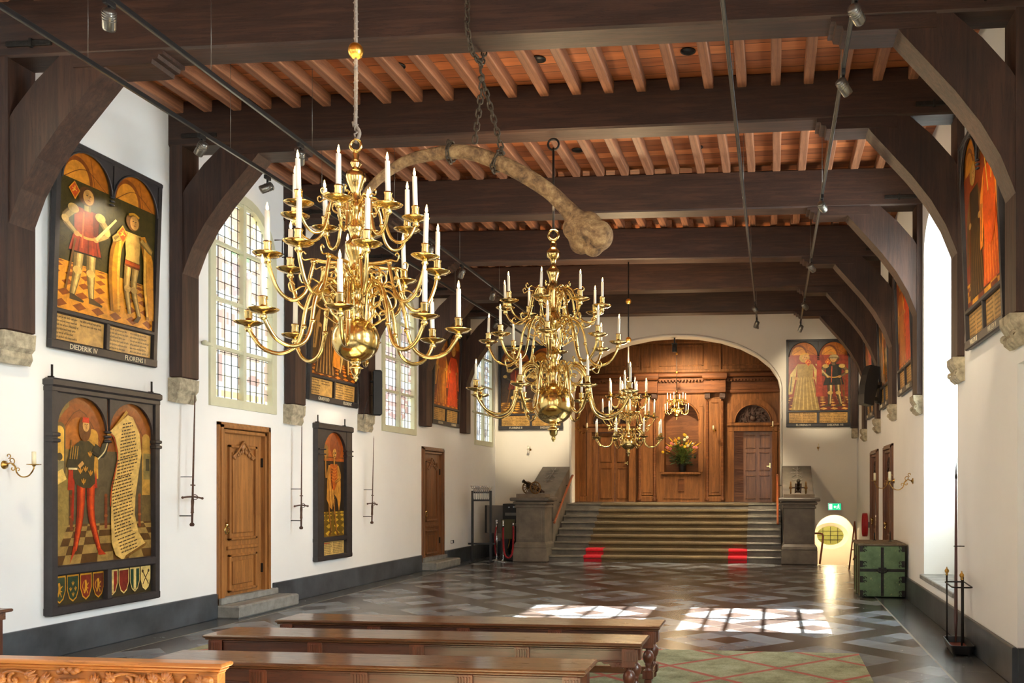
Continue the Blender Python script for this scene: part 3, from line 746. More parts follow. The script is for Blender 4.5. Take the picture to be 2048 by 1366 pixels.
# ---- main stairs, carpet, pedestals, parapets, rails
NS, Y0S, TR, RH = 9, 20.62, .248, .1489
o = thing('staircase', 'wide worn grey stone staircase of nine steps up to the arch', 'stairs', (XC, Y0S, 0))
for i in range(NS):
    b = MB(); z = RH*(i+1); y = TR*i; b.box(-2.67, 2.73, y+.02, y+TR+.35 if i < NS-1 else y+.3, z-RH, z-.035); b.box(-2.67, 2.73, y-.035, y+TR+.02 if i < NS-1 else y+.3, z-.05, z, bev=.016)
    b.build('step', M['stair'], o)
o = thing('stair_carpet', 'olive stair carpet running up the middle of the steps', 'carpet', (XC, Y0S, 0))
b = MB(); pts = [(0-.035, .0)]
prof = []
for i in range(NS):
    z = RH*(i+1); y = TR*i
    prof += [(y+.01, z-RH+.006), (y+.008, z-.085), (y-.028, z-.07), (y-.048, z-.045), (y-.05, z-.02), (y-.036, z+.002), (y+TR-.0, z+.008)]
prof[0] = (.01, .0)
prof[-1] = (TR*(NS-1)+.3, RH*NS+.008)
xa, xb = -1.82, 1.93
for k in range(len(prof)-1):
    (y0, z0), (y1, z1) = prof[k], prof[k+1]
    b.add([(xa, y0, z0), (xb, y0, z0), (xb, y1, z1), (xa, y1, z1)], [(0, 1, 2, 3)])
b.build('carpet_runner', M['carpet'], o)
for (xa, xb) in ((-1.84, -1.42), (1.52, 1.95)):
    b = MB()
    for k in range(13):
        (y0, z0), (y1, z1) = prof[k], prof[k+1]
        b.add([(xa, y0-.006, z0+.004), (xb, y0-.006, z0+.004), (xb, y1-.006, z1+.004), (xa, y1-.006, z1+.004)], [(0, 1, 2, 3)])
    b.build('red_carpet_corner', M['red'], o, 'bright red carpet patch on the two lowest steps')
def pedestal(xc, label, side):
    o = thing('stone_pedestal', label, 'pedestal', (xc, 20.78, 0))
    b = MB(); b.box(-.40, .40, -.40, .40, 0, .34, bev=.02); b.build('plinth', M['stone'], o)
    b = MB(); P = [(.40, .34), (.39, .40), (.345, .46)]
    for (a, z0), (c, z1) in zip(P, P[1:]):
        b.add([(-a, -a, z0), (a, -a, z0), (a, a, z0), (-a, a, z0), (-c, -c, z1), (c, -c, z1), (c, c, z1), (-c, c, z1)], [(0, 1, 5, 4), (1, 2, 6, 5), (2, 3, 7, 6), (3, 0, 4, 7)])
    b.box(-.34, .34, -.34, .34, .44, 1.30); 
    for (a, c, d, e) in ((-.27, .27, .52, .54), (-.27, .27, 1.18, 1.20), (-.27, -.25, .52, 1.2), (.25, .27, .52, 1.2)): b.box(a, c, -.352, -.34, d, e)
    b.build('shaft', M['stone'], o)
    b = MB(); b.box(-.37, .37, -.37, .37, 1.26, 1.31, bev=.01); b.box(-.40, .40, -.40, .40, 1.34, 1.41, bev=.02); b.box(-.46, .46, -.46, .46, 1.42, 1.5, bev=.02); b.box(-.35, .35, -.35, .35, 1.28, 1.45); b.build('cap', M['stone'], o)
    b = MB(); b.prism([(.42, 0), (.42, 1.46), (.5, 1.52), (2.2, 2.28), (2.2, 0)], -.36, .36, 'X'); b.build('sloping_parapet', M['stone'], o)
    b = MB(); g = .47/1.05
    def sl(x, t): return (x, .5+t*1.7-.012, 1.52+t*.76+.016)
    for (xa, ta, xb, tb) in ((-.02, .45, .02, .95), (-.15, .75, .15, .75), (-.12, .6, .0, .7), (.12, .6, 0, .7), (-.1, .9, 0, .82), (.1, .9, 0, .82), (-.12, .5, .12, .5)):
        b.tube([sl(xa, ta), sl((xa+xb)/2, (ta+tb)/2+.01), sl(xb, tb)], .012, 5)
    b.build('painted_emblem', plain('faded_white_paint', rgb(150, 144, 134), .8, 0, .3, 30), o)
    return o
pedestal(-5.60, 'grey stone pedestal left of the stairs, behind the rope posts', -1)
pedestal(.60, 'grey stone pedestal right of the stairs, beside the small arch', 1)
def handrail(x, s, label):
    o = thing('handrail', label, 'handrail', (x, 20.8, .9))
    b = MB(); b.tube([(0, 0, 0), (0, .05, .03), (0, 1.9, 1.13), (0, 2.0, 1.15)], .028, 10); b.build('wooden_rail', M['rail'], o)
    for t in (.12, .5, .88):
        b = MB(); b.tube([(0, 1.9*t, 1.1*t), (0, 1.9*t, 1.1*t-.07), (s*.10, 1.9*t, 1.1*t-.08)], .009, 6); b.build('bracket', M['iron'], o)
handrail(-5.12, -1, 'red-brown wooden handrail sloping up the left side of the stairs')
handrail(.12, 1, 'red-brown wooden handrail sloping up the right side of the stairs')
o = thing('stairwell_rail', 'dark bent wooden rail beside the steps down in the far right corner', 'handrail', (1.05, 20.45, 0))
b = MB(); b.tube(spline([(-.1, .1, .70), (.02, .02, .70), (.07, -.02, .66), (.06, -.03, .5), (.0, -.02, .02)]), .022, 8); b.build('bent_rail', M['rail'], o)
# ------------------------------------------------------------------ ceiling, timber frames
FY = [(5.15, 5.35), (7.75, 8.0), (10.25, 10.4), (12.83, 13.2), (15.25, 15.85), (17.98, 18.15), (20.4, 20.7)]
FL = ['nearest timber frame, its beam running along the top edge of the view', 'second timber frame, the brass chandelier with the biggest ball hangs from it',
      'third timber frame, standing behind the curved bone', 'fourth timber frame, the rod with two gilded balls hangs from it',
      'fifth timber frame, behind the middle chandelier', 'farthest timber frame, just in front of the arch wall']
def timber_frame():
    o = thing('timber_frame', '', 'timber frame', (XC, 0, 0), 0, 'timber frames carrying the ceiling')
    hw = 4.66
    b = MB(); b.box(-hw-.1, hw+.1, -.17, .17, 5.84, 6.385, bev=.02); b.build('tie_beam', M['beamX'], o)
    for s in (-1, 1):
        b = MB(); b.box(-.08, .08, -.163, .163, 0, 2.95, bev=.012); p = b.build('post', M['beamZ'], o); p.location = (s*(hw-.03), 0, 3.0)
        inner = [(3.50, 5.84), (3.62, 5.68), (3.84, 5.43), (4.06, 5.18), (4.27, 4.90), (4.43, 4.62), (4.54, 4.34), (4.56, 4.27)]
        outer = [(4.66, 4.42), (4.66, 5.10), (4.50, 5.36), (4.28, 5.62), (4.04, 5.84)]
        b = MB(); b.prism([(s*x, z) for x, z in inner+outer], -.15, .15, 'Y'); b.build('curved_brace', M['beamZ'], o)
        b = MB(); prof = [(3.02, 5.84), (3.02, 5.80), (3.06, 5.80), (3.07, 5.765), (3.12, 5.76), (3.13, 5.72), (3.20, 5.715), (3.9, 5.715), (3.9, 5.84)]
        b.prism([(s*x, z+.005) for x, z in prof], -.165, .165, 'Y'); b.build('corbel_piece', M['beamX'], o)
        b = MB(); b.box(s*4.1 if s > 0 else -4.55, 4.55 if s > 0 else -4.1, -.19, -.165, 5.93, 5.98, bev=.005); b.box(s*4.3-.012, s*4.3+.012, -.2, -.165, 5.915, 5.995); b.build('iron_strap', M['iron'], o)
    return o
fr0 = timber_frame()
DZ = [-.12, 0, -.13, -.17, -.15, -.13]
PB = [(3.19, 3.18), (3.05, 3.16), (2.97, 3.03), (3.02, 3.15), (3.0, 3.08), (3.0, 3.05)]
def settle(o, i):
    o.location.z = DZ[i]
    for ch in o.children:
        if ch.name.startswith('post'): ch.location.z = PB[i][0 if ch.location.x < 0 else 1]-DZ[i]
for i, (l, r) in enumerate(FY[1:]):
    a = math.atan2(r-l, 9.35); lab = FL[i]
    if i == 0: fr0.location = (XC, (l+r)/2, 0); fr0.rotation_euler = (0, 0, a); fr0['label'] = lab; settle(fr0, 0)
    else: settle(dup(fr0, (XC, (l+r)/2, 0), a, lab), i)
# the frame above the camera, out of the picture, that carries the nearest chandelier
l, r = FY[0]; dup(fr0, (XC, 5.02, 0), 0, 'timber frame over the benches that carries the nearest chandelier')
def stone_corbel(x, y, z, s, carved, label):
    o = thing('stone_corbel', label, 'stone corbel', (x, y, z), 0, 'stone corbels under the timber posts')
    b = MB()
    if carved:
        P = [(0, .07), (.04, .06), (.09, .10), (.10, .14), (.075, .18), (.10, .22), (.125, .26), (.13, .33), (0, .33)]
    else: P = [(0, .02), (.10, .0), (.13, .06), (.12, .12), (.155, .16), (.165, .3), (0, .3)]
    b.prism([(s*p, q) for p, q in P], -.18, .18, 'Y')
    if carved:
        b.tube(spiral((s*.09, -.16, .15), .035, .01, 0, 6, 12), .016, 6); b.tube(spiral((s*.09, .16, .15), .035, .01, 0, 6, 12), .016, 6)
    b.build('block', M['sand'], o); return o
names = ['nearest', 'second', 'third', 'fourth', 'fifth', 'farthest']
for i, (l, r) in enumerate(FY[1:]):
    if i < 4: stone_corbel(XL, l, PB[i][0]-.305, 1, False, names[i]+' rough sandstone corbel under the posts of the left wall')
    stone_corbel(XR, r, PB[i][1]-.335, -1, True, names[i]+' carved sandstone corbel under the posts of the right wall')
# ceilings bay by bay: boards with the joists below
edges = [YF]+[3.0, 5.15]+[(a+b_)/2 for a, b_ in FY[1:]]+[YB]
for i in range(1, len(edges)-1):
    y0, y1 = edges[i], edges[i+1]
    b = MB(); b.box(XL-.1, XR+.1, y0, y1, 6.385, 6.45); ce = struct(b.build('ceiling', M['planks']))
    jm = MB(); jm.box(-.055, .055, 0, y1-y0, 6.235, 6.385, bev=.01); jmesh = jm.mesh('joist', [M['joist']])
    sp = .375 if i % 2 else .36; x = XL+.14; k = 0
    while x < XR:
        j = bpy.data.objects.new('joist', jmesh); COL.objects.link(j); j.parent = ce; j.location = (x, y0, 0); x += sp+random.uniform(-.012, .012); k += 1
b = MB(); b.box(XL-.1, XR+.1, YF, 3.0, 6.385, 6.45); struct(b.build('ceiling', M['planks']))
# round dark vents between the joists
def vent(px, py, label):
    D = pd(px, py); t = (6.38-EYE)/D[2]
    o = thing('ceiling_vent', label, 'vent', (t*D[0], t*D[1], 6.383), 0, 'round vents between the joists')
    b = MB(); b.lathe([(.075, 0), (.082, -.004), (.082, -.012), (.072, -.012), (.07, 0)], (0, 0, 0), 20); b.build('ring', M['iron'], o)
    b = MB(); b.lathe([(.001, -.006), (.07, -.006), (.07, -.002)], (0, 0, 0), 20); b.build('opening', M['black'], o)
def pd(px, py):
    a = (px-PX0)/FPX; b_ = (HOR-py)/FPX; c, s = math.cos(yaw), math.sin(yaw)
    return (a*c-s, a*s+c, b_)
vent(796, 131, 'round dark ceiling vent nearest the big chandelier rod'); vent(1077, 118, 'round dark ceiling vent just right of the bone chain')
vent(1376, 102, 'round dark ceiling vent left of the middle hanging rail'); vent(1757, 82, 'round dark ceiling vent by the nearest right brace')
vent(1155, 300, 'small round ceiling vent beside the hook ring of the second chandelier'); vent(1394, 294, 'small round ceiling vent between the third and fourth beams')
o = thing('smoke_detector', 'small silver sprinkler head on the ceiling boards', 'sprinkler', tuple(pd(1446, 294)[i]*(6.38-EYE)/pd(1446, 294)[2]+(0, 0, EYE)[i] for i in range(3)))
o.name = 'sprinkler_head'
b = MB(); b.lathe([(.07, 0), (.07, -.01), (.03, -.02), (.028, -.05), (.04, -.055), (.02, -.07), (.012, -.09)], (0, 0, 0), 14); b.build('nozzle', M['chrome'], o)
# hanging light rails
def rail(x0, x1, y0, y1, z, label, cables, heads, end=0.):
    o = thing('light_rail', label, 'light rail', (x0, y0, z), 0, 'ceiling light rails')
    v = Vector((x1-x0, y1-y0, 0)); L = v.length; a = math.atan2(v.y, v.x)-PI/2; o.rotation_euler = (0, 0, a)
    b = MB(); b.box(-.018, .018, 0, L, -.02, .02, bev=.003); b.build('rail_profile', M['black'], o)
    b = MB(); b.box(-.010, .010, 0, L, -.0225, -.0195); b.build('rail_channel', M['steel'], o)
    for c in cables:
        b = MB(); b.tube([(0, c, .02), (0, c, 6.38-z)], .003, 4); b.lathe([(.001, 6.36-z), (.016, 6.36-z), (.016, 6.38-z)], (0, c, 0), 8); b.build('hanging_wire', M['steel'], o)
    R_ = Matrix.Rotation(a, 4, 'Z')
    for (d, tgt, e, lab, *sz) in heads:
        w = Vector((x0, y0, z))+R_ @ Vector((0, d, -.04))
        track_head(w, Vector(tgt), e, lab, sz[0] if sz else .62)
def track_head(p, tgt, e, lab, sz=.62):
    o = thing('track_spotlight', lab, 'spotlight', tuple(p))
    b = MB(); b.box(-.016, .016, -.05, .05, -.03, .015, bev=.004); b.tube([(0, 0, -.02), (0, 0, -.09)], .012, 8); b.build('adapter', M['black'], o)
    d = (tgt-p); d.normalize(); q = d.to_track_quat('-Z', 'Y').to_matrix().to_4x4()
    m = T(0, 0, -.12) @ q
    b = MB(); b.lathe([(.020, .07), (.044, .06), (.047, .0), (.047, -.07), (.043, -.085)], (0, 0, 0), 14)
    for k in range(4): b.lathe([(.044, .05-k*.018), (.051, .048-k*.018), (.051, .043-k*.018), (.044, .041-k*.018)], (0, 0, 0), 14)
    b.xf(m); b.build('lamp_housing', M['steel'], o)
    b = MB(); b.lathe([(.001, -.082), (.036, -.082), (.036, -.075)], (0, 0, 0), 14); b.xf(m); b.build('lens', M['lamp'], o)
    if e:
        lp = p+Vector((0, 0, -.12))+d*.11
        light('SPOT', 'spot_beam', tuple(lp), e, (1., .84, .58), target=tuple(lp+d), spot_size=sz, spot_blend=.7, shadow_soft_size=.03)
RZ = 5.36
rail(-5.80, -5.86, 3.2, 22.4, RZ, 'long black light rail nearest the left wall', [2.3, 3.85, 5.9, 7.9, 10.3, 12.9, 15.8, 17.9],
     [(5.4, (-7.25, 9.2, 3.9), 0, 'grey spotlight on the left rail in front of the second beam'), (6.62, (-7.2, 8.9, 4.4), 210, 'grey spotlight on the left rail beside the upper left painting'),
      (11.4, (-7.2, 14.3, 3.9), 160, 'grey spotlight on the left rail far behind the nearest chandelier'), (15.4, (-7.2, 19.5, 3.9), 120, 'grey spotlight on the left rail near the bay with the fifth painting')])
rail(-4.86, -5.10, 3.2, 21.6, RZ, 'long black light rail second from the left wall', [1.5, 4.2, 6.0, 8.2, 10.8, 13, 15.6, 17.9],
     [(2.95, (-7.25, 9.2, 1.6), 260, 'large grey spotlight hanging at the top left edge of the view'), (5.75, (-7.2, 12.4, 1.2), 110, 'grey spotlight on the second rail just left of the nearest candles'),
      (6.7, (-7.2, 11.6, 3), 0, 'grey spotlight on the second rail behind the nearest candles'), (9.5, (-7.2, 14.3, 1.6), 150, 'grey spotlight on the second rail right of the nearest chandelier'),
      (10.9, (-7.2, 15.8, 1.5), 90, 'grey spotlight on the second rail, next in line behind the nearest chandelier'), (12.6, (-7.2, 18.6, 1.5), 100, 'small grey spotlight on the second rail left of the second chandelier'), (15.4, (-6.2, 23, 3.6), 700, 'small dark spotlight on the second rail above the second chandelier')])
rail(-.38, -.33, 3.2, 20.6, RZ, 'thin black light rail over the middle right, ending before the arch', [5.2, 8.0, 11.5, 15.8],
     [(14.4, (1.1, 23, 4.4), 700, 'dark spotlight low on the middle right rail', .5), (16.0, (-2.3, 21.7, .8), 1100, 'black spotlight under the end of the middle right rail', 1.25)])
rail(.61, .61, 3.2, 20.0, RZ, 'thin black light rail nearest the right wall', [5.0, 8.1, 11.6],
     [(3.55, (2.1, 9.3, 4.2), 150, 'lit grey spotlight at the top right, shining toward the view'), (4.75, (2.1, 9.4, 3.6), 110, 'double grey spotlight below the second beam on the right'), (8.1, (2.1, 14.5, 4.2), 120, 'small spotlight on the right rail under the fourth beam'),
      (11.2, (2.1, 17, 4.0), 100, 'small spotlight on the right rail under the fifth beam'), (14.2, (2.1, 19.2, 4.0), 80, 'small spotlight on the right rail under the farthest beam'), (16.6, (-1.2, 21.8, .9), 700, 'black spotlight dangling at the far end of the right rail', 1.2)])
# light from the added rear fill keeps the timber readable
# ------------------------------------------------------------------ brass chandeliers
def arm_mesh(R, H, D, r, z_in):
    """S-shaped arm in the local XZ plane: starts at the shaft, humps, dips, ends under the pan at (R,0)"""
    b = MB(); s = R/.66
    P = [(.045*s, 0, z_in-.03*s), (.09*s, 0, z_in+.02*s), (.16*R, 0, H*.78), (.27*R, 0, H), (.39*R, 0, H*.86), (.47*R, 0, H*.40), (.51*R, 0, -D*.25), (.58*R, 0, -D*.78), (.72*R, 0, -D), (.87*R, 0, -D*.82), (.965*R, 0, -D*.38), (R, 0, -.015)]
    b.tube(spline(P, 5), r, 8)
    # scroll that fills the inner bow, and a curl springing from the back of the hump
    q = .085*s if H > .1 else .07*s
    b.tube(spiral((.28*R, 0, H-q*1.35), q, q*.18, PI*.55, PI*.55-7.4, 26), r*.62, 6)
    b.tube(spline([(.12*s, 0, z_in-.03*s), (.10*s, 0, H-q*2.6), (.17*R, 0, H-q*3.1), (.25*R, 0, H-q*2.7)]+[tuple(p) for p in spiral((.25*R, 0, H-q*2.25), q*.42, q*.12, -PI/2, 3.6, 10)], 3), r*.55, 6)
    b.tube(spline([(.40*R, 0, H*.84), (.50*R, 0, H*.86+.015*s), (.60*R, 0, H*.78), (.63*R, 0, H*.78+.045*s), (.60*R, 0, H*.78+.065*s), (.575*R, 0, H*.78+.045*s)], 4), r*.45, 6)
    b.ball((.49*R, 0, -D*.02), r*1.5, 8, 6)
    return b
def pan_mesh(k):
    b = MB(); b.lathe([(.012*k, -.045*k), (.022*k, -.03*k), (.014*k, -.015*k), (.03*k, -.008*k), (.06*k, -.002*k), (.083*k, .012*k), (.086*k, .016*k), (.078*k, .015*k), (.055*k, .004*k), (.02*k, .003*k)], (0, 0, 0), 18); return b
def cup_mesh(k):
    b = MB(); b.lathe([(.018*k, .002*k), (.012*k, .014*k), (.018*k, .03*k), (.023*k, .04*k), (.021*k, .07*k), (.025*k, .078*k), (.025*k, .088*k), (.016*k, .088*k)], (0, 0, 0), 12); return b
def chandelier(name, label, loc, prof, ball, tiers, kc, ring_z, hang, group='brass chandeliers along the middle of the hall'):
    """tiers: (R,z,H,D,r,zin,n,phase)"""
    o = thing(name, label, 'chandelier', loc, 0, group)
    b = MB(); b.lathe(prof, (0, 0, 0), 22); b.build('shaft', M['brass'], o)
    zc, rb = ball
    b = MB(); b.ball((0, 0, zc), rb, 36, 24); b.build('brass_ball', M['brass'], o)
    f = MB(); z = zc-rb; s = rb/.142
    f.lathe([(.03*s, z+.01*s), (.034*s, z-.005*s), (.02*s, z-.015*s), (.034*s, z-.028*s), (.045*s, z-.035*s), (.03*s, z-.045*s), (.026*s, z-.07*s), (.012*s, z-.085*s), (.016*s, z-.098*s), (.004*s, z-.12*s)], (0, 0, 0), 16); f.build('finial', M['brass'], o)
    b = MB(); rr = .035*s
    b.tube([(rr*math.cos(a), 0, ring_z+rr*math.sin(a)) for a in [2*PI*k/16 for k in range(16)]], .009*s, 8, 0, True); b.build('hanging_ring', M['brass'], o)
    cr, cl = (.0155, .20) if kc > .8 else (.010, .13)
    pan, cup = pan_mesh(kc).mesh('drip_pan', [M['brass']]), cup_mesh(kc).mesh('candle_cup', [M['brass']])
    cm = MB(); cm.lathe([(cr, .07*kc), (cr*.93, .07*kc+cl), (cr*.5, .073*kc+cl)], (0, 0, 0), 10); cand = cm.mesh('candle', [M['wax']])
    fm = MB(); fm.lathe([(.003, 0), (.0085, .012), (.0075, .024), (.0015, .05)], (0, 0, .073*kc+cl), 8); fl = fm.mesh('flame', [M['flame']])
    rr = random.Random(len(tiers)*31+int(kc*100))
    for (R, z, H, D, r, zin, n, ph) in tiers:
        am_ = arm_mesh(R, H, D, r, zin).mesh('arm', [M['brass']])
        for k in range(n):
            a = math.radians(ph+360*k/n)+math.atan2(-loc[1], -loc[0])
            arm = bpy.data.objects.new('arm', am_); COL.objects.link(arm); arm.parent = o; arm.location = (0, 0, z); arm.rotation_euler = (0, 0, a)
            tilt = (rr.uniform(-.035, .035), rr.uniform(-.035, .035), 0)
            for nm, me in (('drip_pan', pan), ('candle_cup', cup), ('candle', cand), ('flame', fl)):
                c = bpy.data.objects.new(nm, me); COL.objects.link(c); c.parent = arm; c.location = (R, 0, 0); c.rotation_euler = tilt
    return o
def shaft_profile(zs):
    """baluster profile from (z, r) knots, smoothed"""
    return [(r, z) for z, r in zs]
# nearest
P1 = [(0.28, .03), (.32, .045), (.34, .03), (.38, .028), (.40, .045), (.43, .05), (.45, .035), (.50, .03), (.52, .05), (.55, .042), (.60, .03), (.62, .05), (.64, .052), (.66, .035), (.70, .038), (.75, .06), (.79, .066), (.82, .05), (.84, .03),
      (.88, .04), (.90, .055), (.92, .04), (.97, .035), (1.0, .05), (1.03, .058), (1.06, .045), (1.08, .03), (1.13, .028), (1.17, .045), (1.21, .06), (1.245, .058), (1.26, .03), (1.28, .022), (1.30, .034), (1.315, .03), (1.33, .016), (1.36, .022), (1.38, .012)]
c1 = chandelier('chandelier', 'nearest and largest-looking three-tiered brass chandelier with a polished ball', (-2.56, 5.3, 2.41),
    [(r, z) for z, r in P1], (.215, .142),
    [(.62, .285, .27, .17, .0125, .28, 8, -7.5), (.50, .675, .0, .25, .0115, -.04, 8, 7), (.365, .96, .13, .14, .010, .10, 8, -15)], 1.0, 1.415, [])
b = MB()
b.tube(spline([(0, 0, 1.43), (.02, .01, 1.50), (-.012, -.005, 1.56), (0, 0, 1.62), (0, 0, 2.6), (0, 0, 3.25)], 6), .011, 8)
b.tube([(.012*math.cos(t*2.2), .012*math.sin(t*2.2), 1.45+t*.016) for t in range(118)], .006, 5)
b.build('hanging_rope', plain('grey_silk_rope', rgb(120, 108, 96), .8, 0, .15, 60), c1)
b = MB(); b.ball((0, 0, 2.0), .046, 16, 12, 0, (1, 1, 1.1)); b.build('gilded_ball', M['gilt'], c1)
b = MB(); b.tube([(0, 0, 3.2), (.03, 0, 3.28), (.0, 0, 3.36), (-.03, 0, 3.28), (0, 0, 3.2)], .01, 6); b.tube([(0, 0, 3.34), (0, 0, 3.44)], .012, 6); b.build('ceiling_hook', M['iron'], c1)
# second
P2 = [(0.55, .05), (.62, .07), (.66, .05), (.72, .05), (.78, .075), (.82, .05), (.9, .06), (.96, .10), (1.0, .085), (1.05, .05), (1.1, .055), (1.15, .075), (1.2, .05), (1.26, .05), (1.32, .11), (1.38, .12), (1.43, .09), (1.48, .05), (1.55, .06), (1.7, .065), (1.75, .085),
      (1.8, .06), (1.86, .055), (1.9, .07), (1.96, .10), (2.0, .05), (2.05, .03), (2.1, .045), (2.13, .085), (2.19, .09), (2.23, .05), (2.25, .04), (2.28, .05), (2.32, .02)]
c2 = chandelier('chandelier', 'second three-tiered brass chandelier, hanging beyond the thick end of the bone', (-2.55, 10.32, 2.30),
    [(r*.9, z*.995) for z, r in P2], (.40, .243),
    [(.94, .51, .36, .26, .016, .30, 8, -22), (.76, 1.11, .28, .26, .015, .22, 8, -5), (.58, 1.52, .24, .18, .013, .20, 8, -14)], 1.3, 2.375, [])
b = MB(); b.tube([(0, 0, 2.39), (0, 0, 3.40)], .014, 8); b.tube([(0, 0, 2.36), (0, .03, 2.42), (0, 0, 2.5)], .012, 8); b.build('iron_rod', M['iron'], c2)
b = MB(); b.tube([(.065*math.cos(a), 0, 3.44+.065*math.sin(a)) for a in [2*PI*k/18 for k in range(18)]], .013, 8, 0, True); b.build('iron_ring', M['iron'], c2)
# third
P3 = [(.26, .025), (.30, .045), (.34, .03), (.42, .05), (.48, .03), (.55, .045), (.60, .06), (.64, .03), (.72, .05), (.78, .035), (.86, .03), (.92, .05), (.98, .055), (1.02, .03), (1.1, .04), (1.15, .055), (1.19, .03), (1.22, .035), (1.25, .015)]
c3 = chandelier('chandelier', 'third brass chandelier, half hidden behind the second, above the stairs', (-2.50, 15.55, 2.33),
    [(r, z) for z, r in P3], (.19, .14),
    [(.60, .25, .17, .15, .011, .14, 8, -20), (.45, .62, .10, .15, .010, .08, 8, 4), (.34, .97, -.02, .18, .009, -.04, 8, 20)], 1.02, 1.28, [])
b = MB(); b.tube([(0, 0, 1.28), (0, 0, 3.335)], .012, 8); b.build('iron_rod', M['iron'], c3)
for z in (1.98, 2.65): b = MB(); b.ball((0, 0, z), .05, 14, 10); b.build('gilded_ball', M['gilt'], c3)
# small one in front of the panelling
P4 = [(.08, .02), (.12, .03), (.18, .02), (.24, .045), (.30, .05), (.34, .02), (.40, .03), (.48, .035), (.54, .02), (.62, .03), (.68, .02), (.74, .025), (.78, .01)]
c4 = chandelier('chandelier', 'small two-tiered brass chandelier in front of the arched niche', (-2.56, 24.1, 3.56),
    [(r, z) for z, r in P4], (.14, .075),
    [(.33, .22, .10, .08, .009, .07, 6, 10), (.25, .50, .06, .09, .008, .04, 6, -18)], .62, .80, [])
b = MB(); b.tube([(0, 0, .8), (0, 0, 2.28)], .007, 6); b.build('iron_rod', M['iron'], c4)
for z in (1.28, 1.78): b = MB(); b.ball((0, 0, z), .035, 12, 8); b.build('gilded_ball', M['gilt'], c4)

# ------------------------------------------------------------------ the long bone on its chains
o = thing('whale_bone', 'long curved pale brown bone with a knobbly end hanging from iron chains', 'bone', (-2.6, 8.2, 4.8))
P = [(-4.05, 4.25), (-3.79, 4.60), (-3.52, 4.79), (-3.30, 4.855), (-3.03, 4.885), (-2.82, 4.865), (-2.61, 4.79), (-2.4, 4.69), (-2.2, 4.57), (-2.05, 4.46), (-1.92, 4.33), (-1.82, 4.22), (-1.77, 4.14), (-1.73, 4.09), (-1.70, 4.04), (-1.68, 4.0)]
rad = [.03, .042, .05, .058, .066, .07, .074, .077, .078, .075, .078, .095, .125, .16, .17, .12]
pp = spline([(x+2.6, (.10 if i > 10 else 0)*0, z-4.8) for i, (x, z) in enumerate(P)], 5)
rl = [rad[min(i//5, 15)]*(1-(i % 5)/5)+rad[min(i//5+1, 15)]*((i % 5)/5) for i in range(len(pp))]
b = MB(); b.tube(pp, rl, 16, 0, False, True, 1.0)
b.ball((1.00, -.02, -.76), .145, 18, 12, 0, (1.0, .95, 1.0)); b.ball((.83, .03, -.80), .115, 16, 10); b.ball((.78, 0, -.68), .12, 16, 10); b.ball((.90, .02, -.66), .14, 16, 10); b.ball((.95, .0, -.85), .10, 14, 9)
kb = NT('weathered_bone'); v = kb.coord(); f = kb.noise(v, 7., 6, .7, .8); g = kb.noise(v, 26., 5, .7)
kb.base(kb.ramp(kb.math('ADD', kb.math('MULTIPLY', f, .7), kb.math('MULTIPLY', g, .3)), [(.36, rgb(74, 52, 34)), (.5, rgb(142, 108, 70)), (.64, rgb(190, 156, 108))])); kb.rough(.75); kb.bump(g, .5, .03)
bo = b.build('bone', kb.m, o)
md = bo.modifiers.new('r', 'REMESH'); md.mode = 'VOXEL'; md.voxel_size = .016; md.use_smooth_shade = True
ms = bo.modifiers.new('s', 'SMOOTH'); ms.iterations = 6
def link_mesh(L=.075, w=.045, r=.0085):
    b = MB(); pts = []
    for k in range(20):
        a = 2*PI*k/20; x = w/2*math.cos(a); z = w/2*math.sin(a)+(L/2-w/2)*(1 if math.sin(a) >= 0 else -1); pts.append((x, 0, z))
    b.tube(pts, r, 6, 0, True); return b
lmesh = link_mesh().mesh('chain_link', [M['chain']])
def chain(name, label, path, parent=None, n=None):
    o = thing(name, label, 'chain', path[0], 0, 'iron chains holding the bone')
    pts = [Vector(p) for p in path]; segs = []; tot = 0
    for a, c in zip(pts, pts[1:]): segs.append((a, c, (c-a).length)); tot += (c-a).length
    step = .0585; m = int(tot/step)
    for i in range(m):
        d = (i+.5)*step
        for a, c, l in segs:
            if d <= l: break
            d -= l
        p = a+(c-a)*(min(d, l)/l); t = (c-a).normalized()
        q = t.to_track_quat('Z', 'Y').to_matrix().to_4x4() @ Rz((i % 2)*PI/2+.3)
        k = bpy.data.objects.new('chain_link', lmesh); COL.objects.link(k); k.parent = o; k.matrix_local = T(*(p-pts[0])) @ q
    return o
chain('chain', 'iron chain slung round the second beam above the bone', [(-2.66, 7.64, 6.2), (-2.66, 7.63, 5.75), (-2.66, 7.74, 5.60), (-2.66, 8.02, 5.60), (-2.66, 8.10, 5.75), (-2.66, 8.11, 6.2)])
chain('chain', 'left chain running down to the thin part of the bone', [(-2.66, 8.05, 5.45), (-2.72, 8.12, 5.2), (-2.79, 8.2, 4.93)])
chain('chain', 'right chain running down to the thick part of the bone', [(-2.65, 8.05, 5.45), (-2.59, 8.12, 5.2), (-2.50, 8.2, 4.80)])
def loop_chain(c, rx, ry, tilt, label):
    pts = [(c[0]+rx*math.sin(tilt)*math.sin(a), c[1]+ry*math.cos(a), c[2]+rx*math.cos(tilt)*math.sin(a)) for a in [2*PI*k/14 for k in range(15)]]
    chain('chain', label, pts)
loop_chain((-3.02, 8.2, 4.885), .085, .09, .1, 'chain wrapped round the left of the bone')
loop_chain((-2.56, 8.2, 4.77), .092, .095, .45, 'chain wrapped round the middle of the bone')
o = thing('chain_hook', 'iron hook joining the beam chain to the two bone chains', 'hook', (-2.66, 8.0, 5.5))
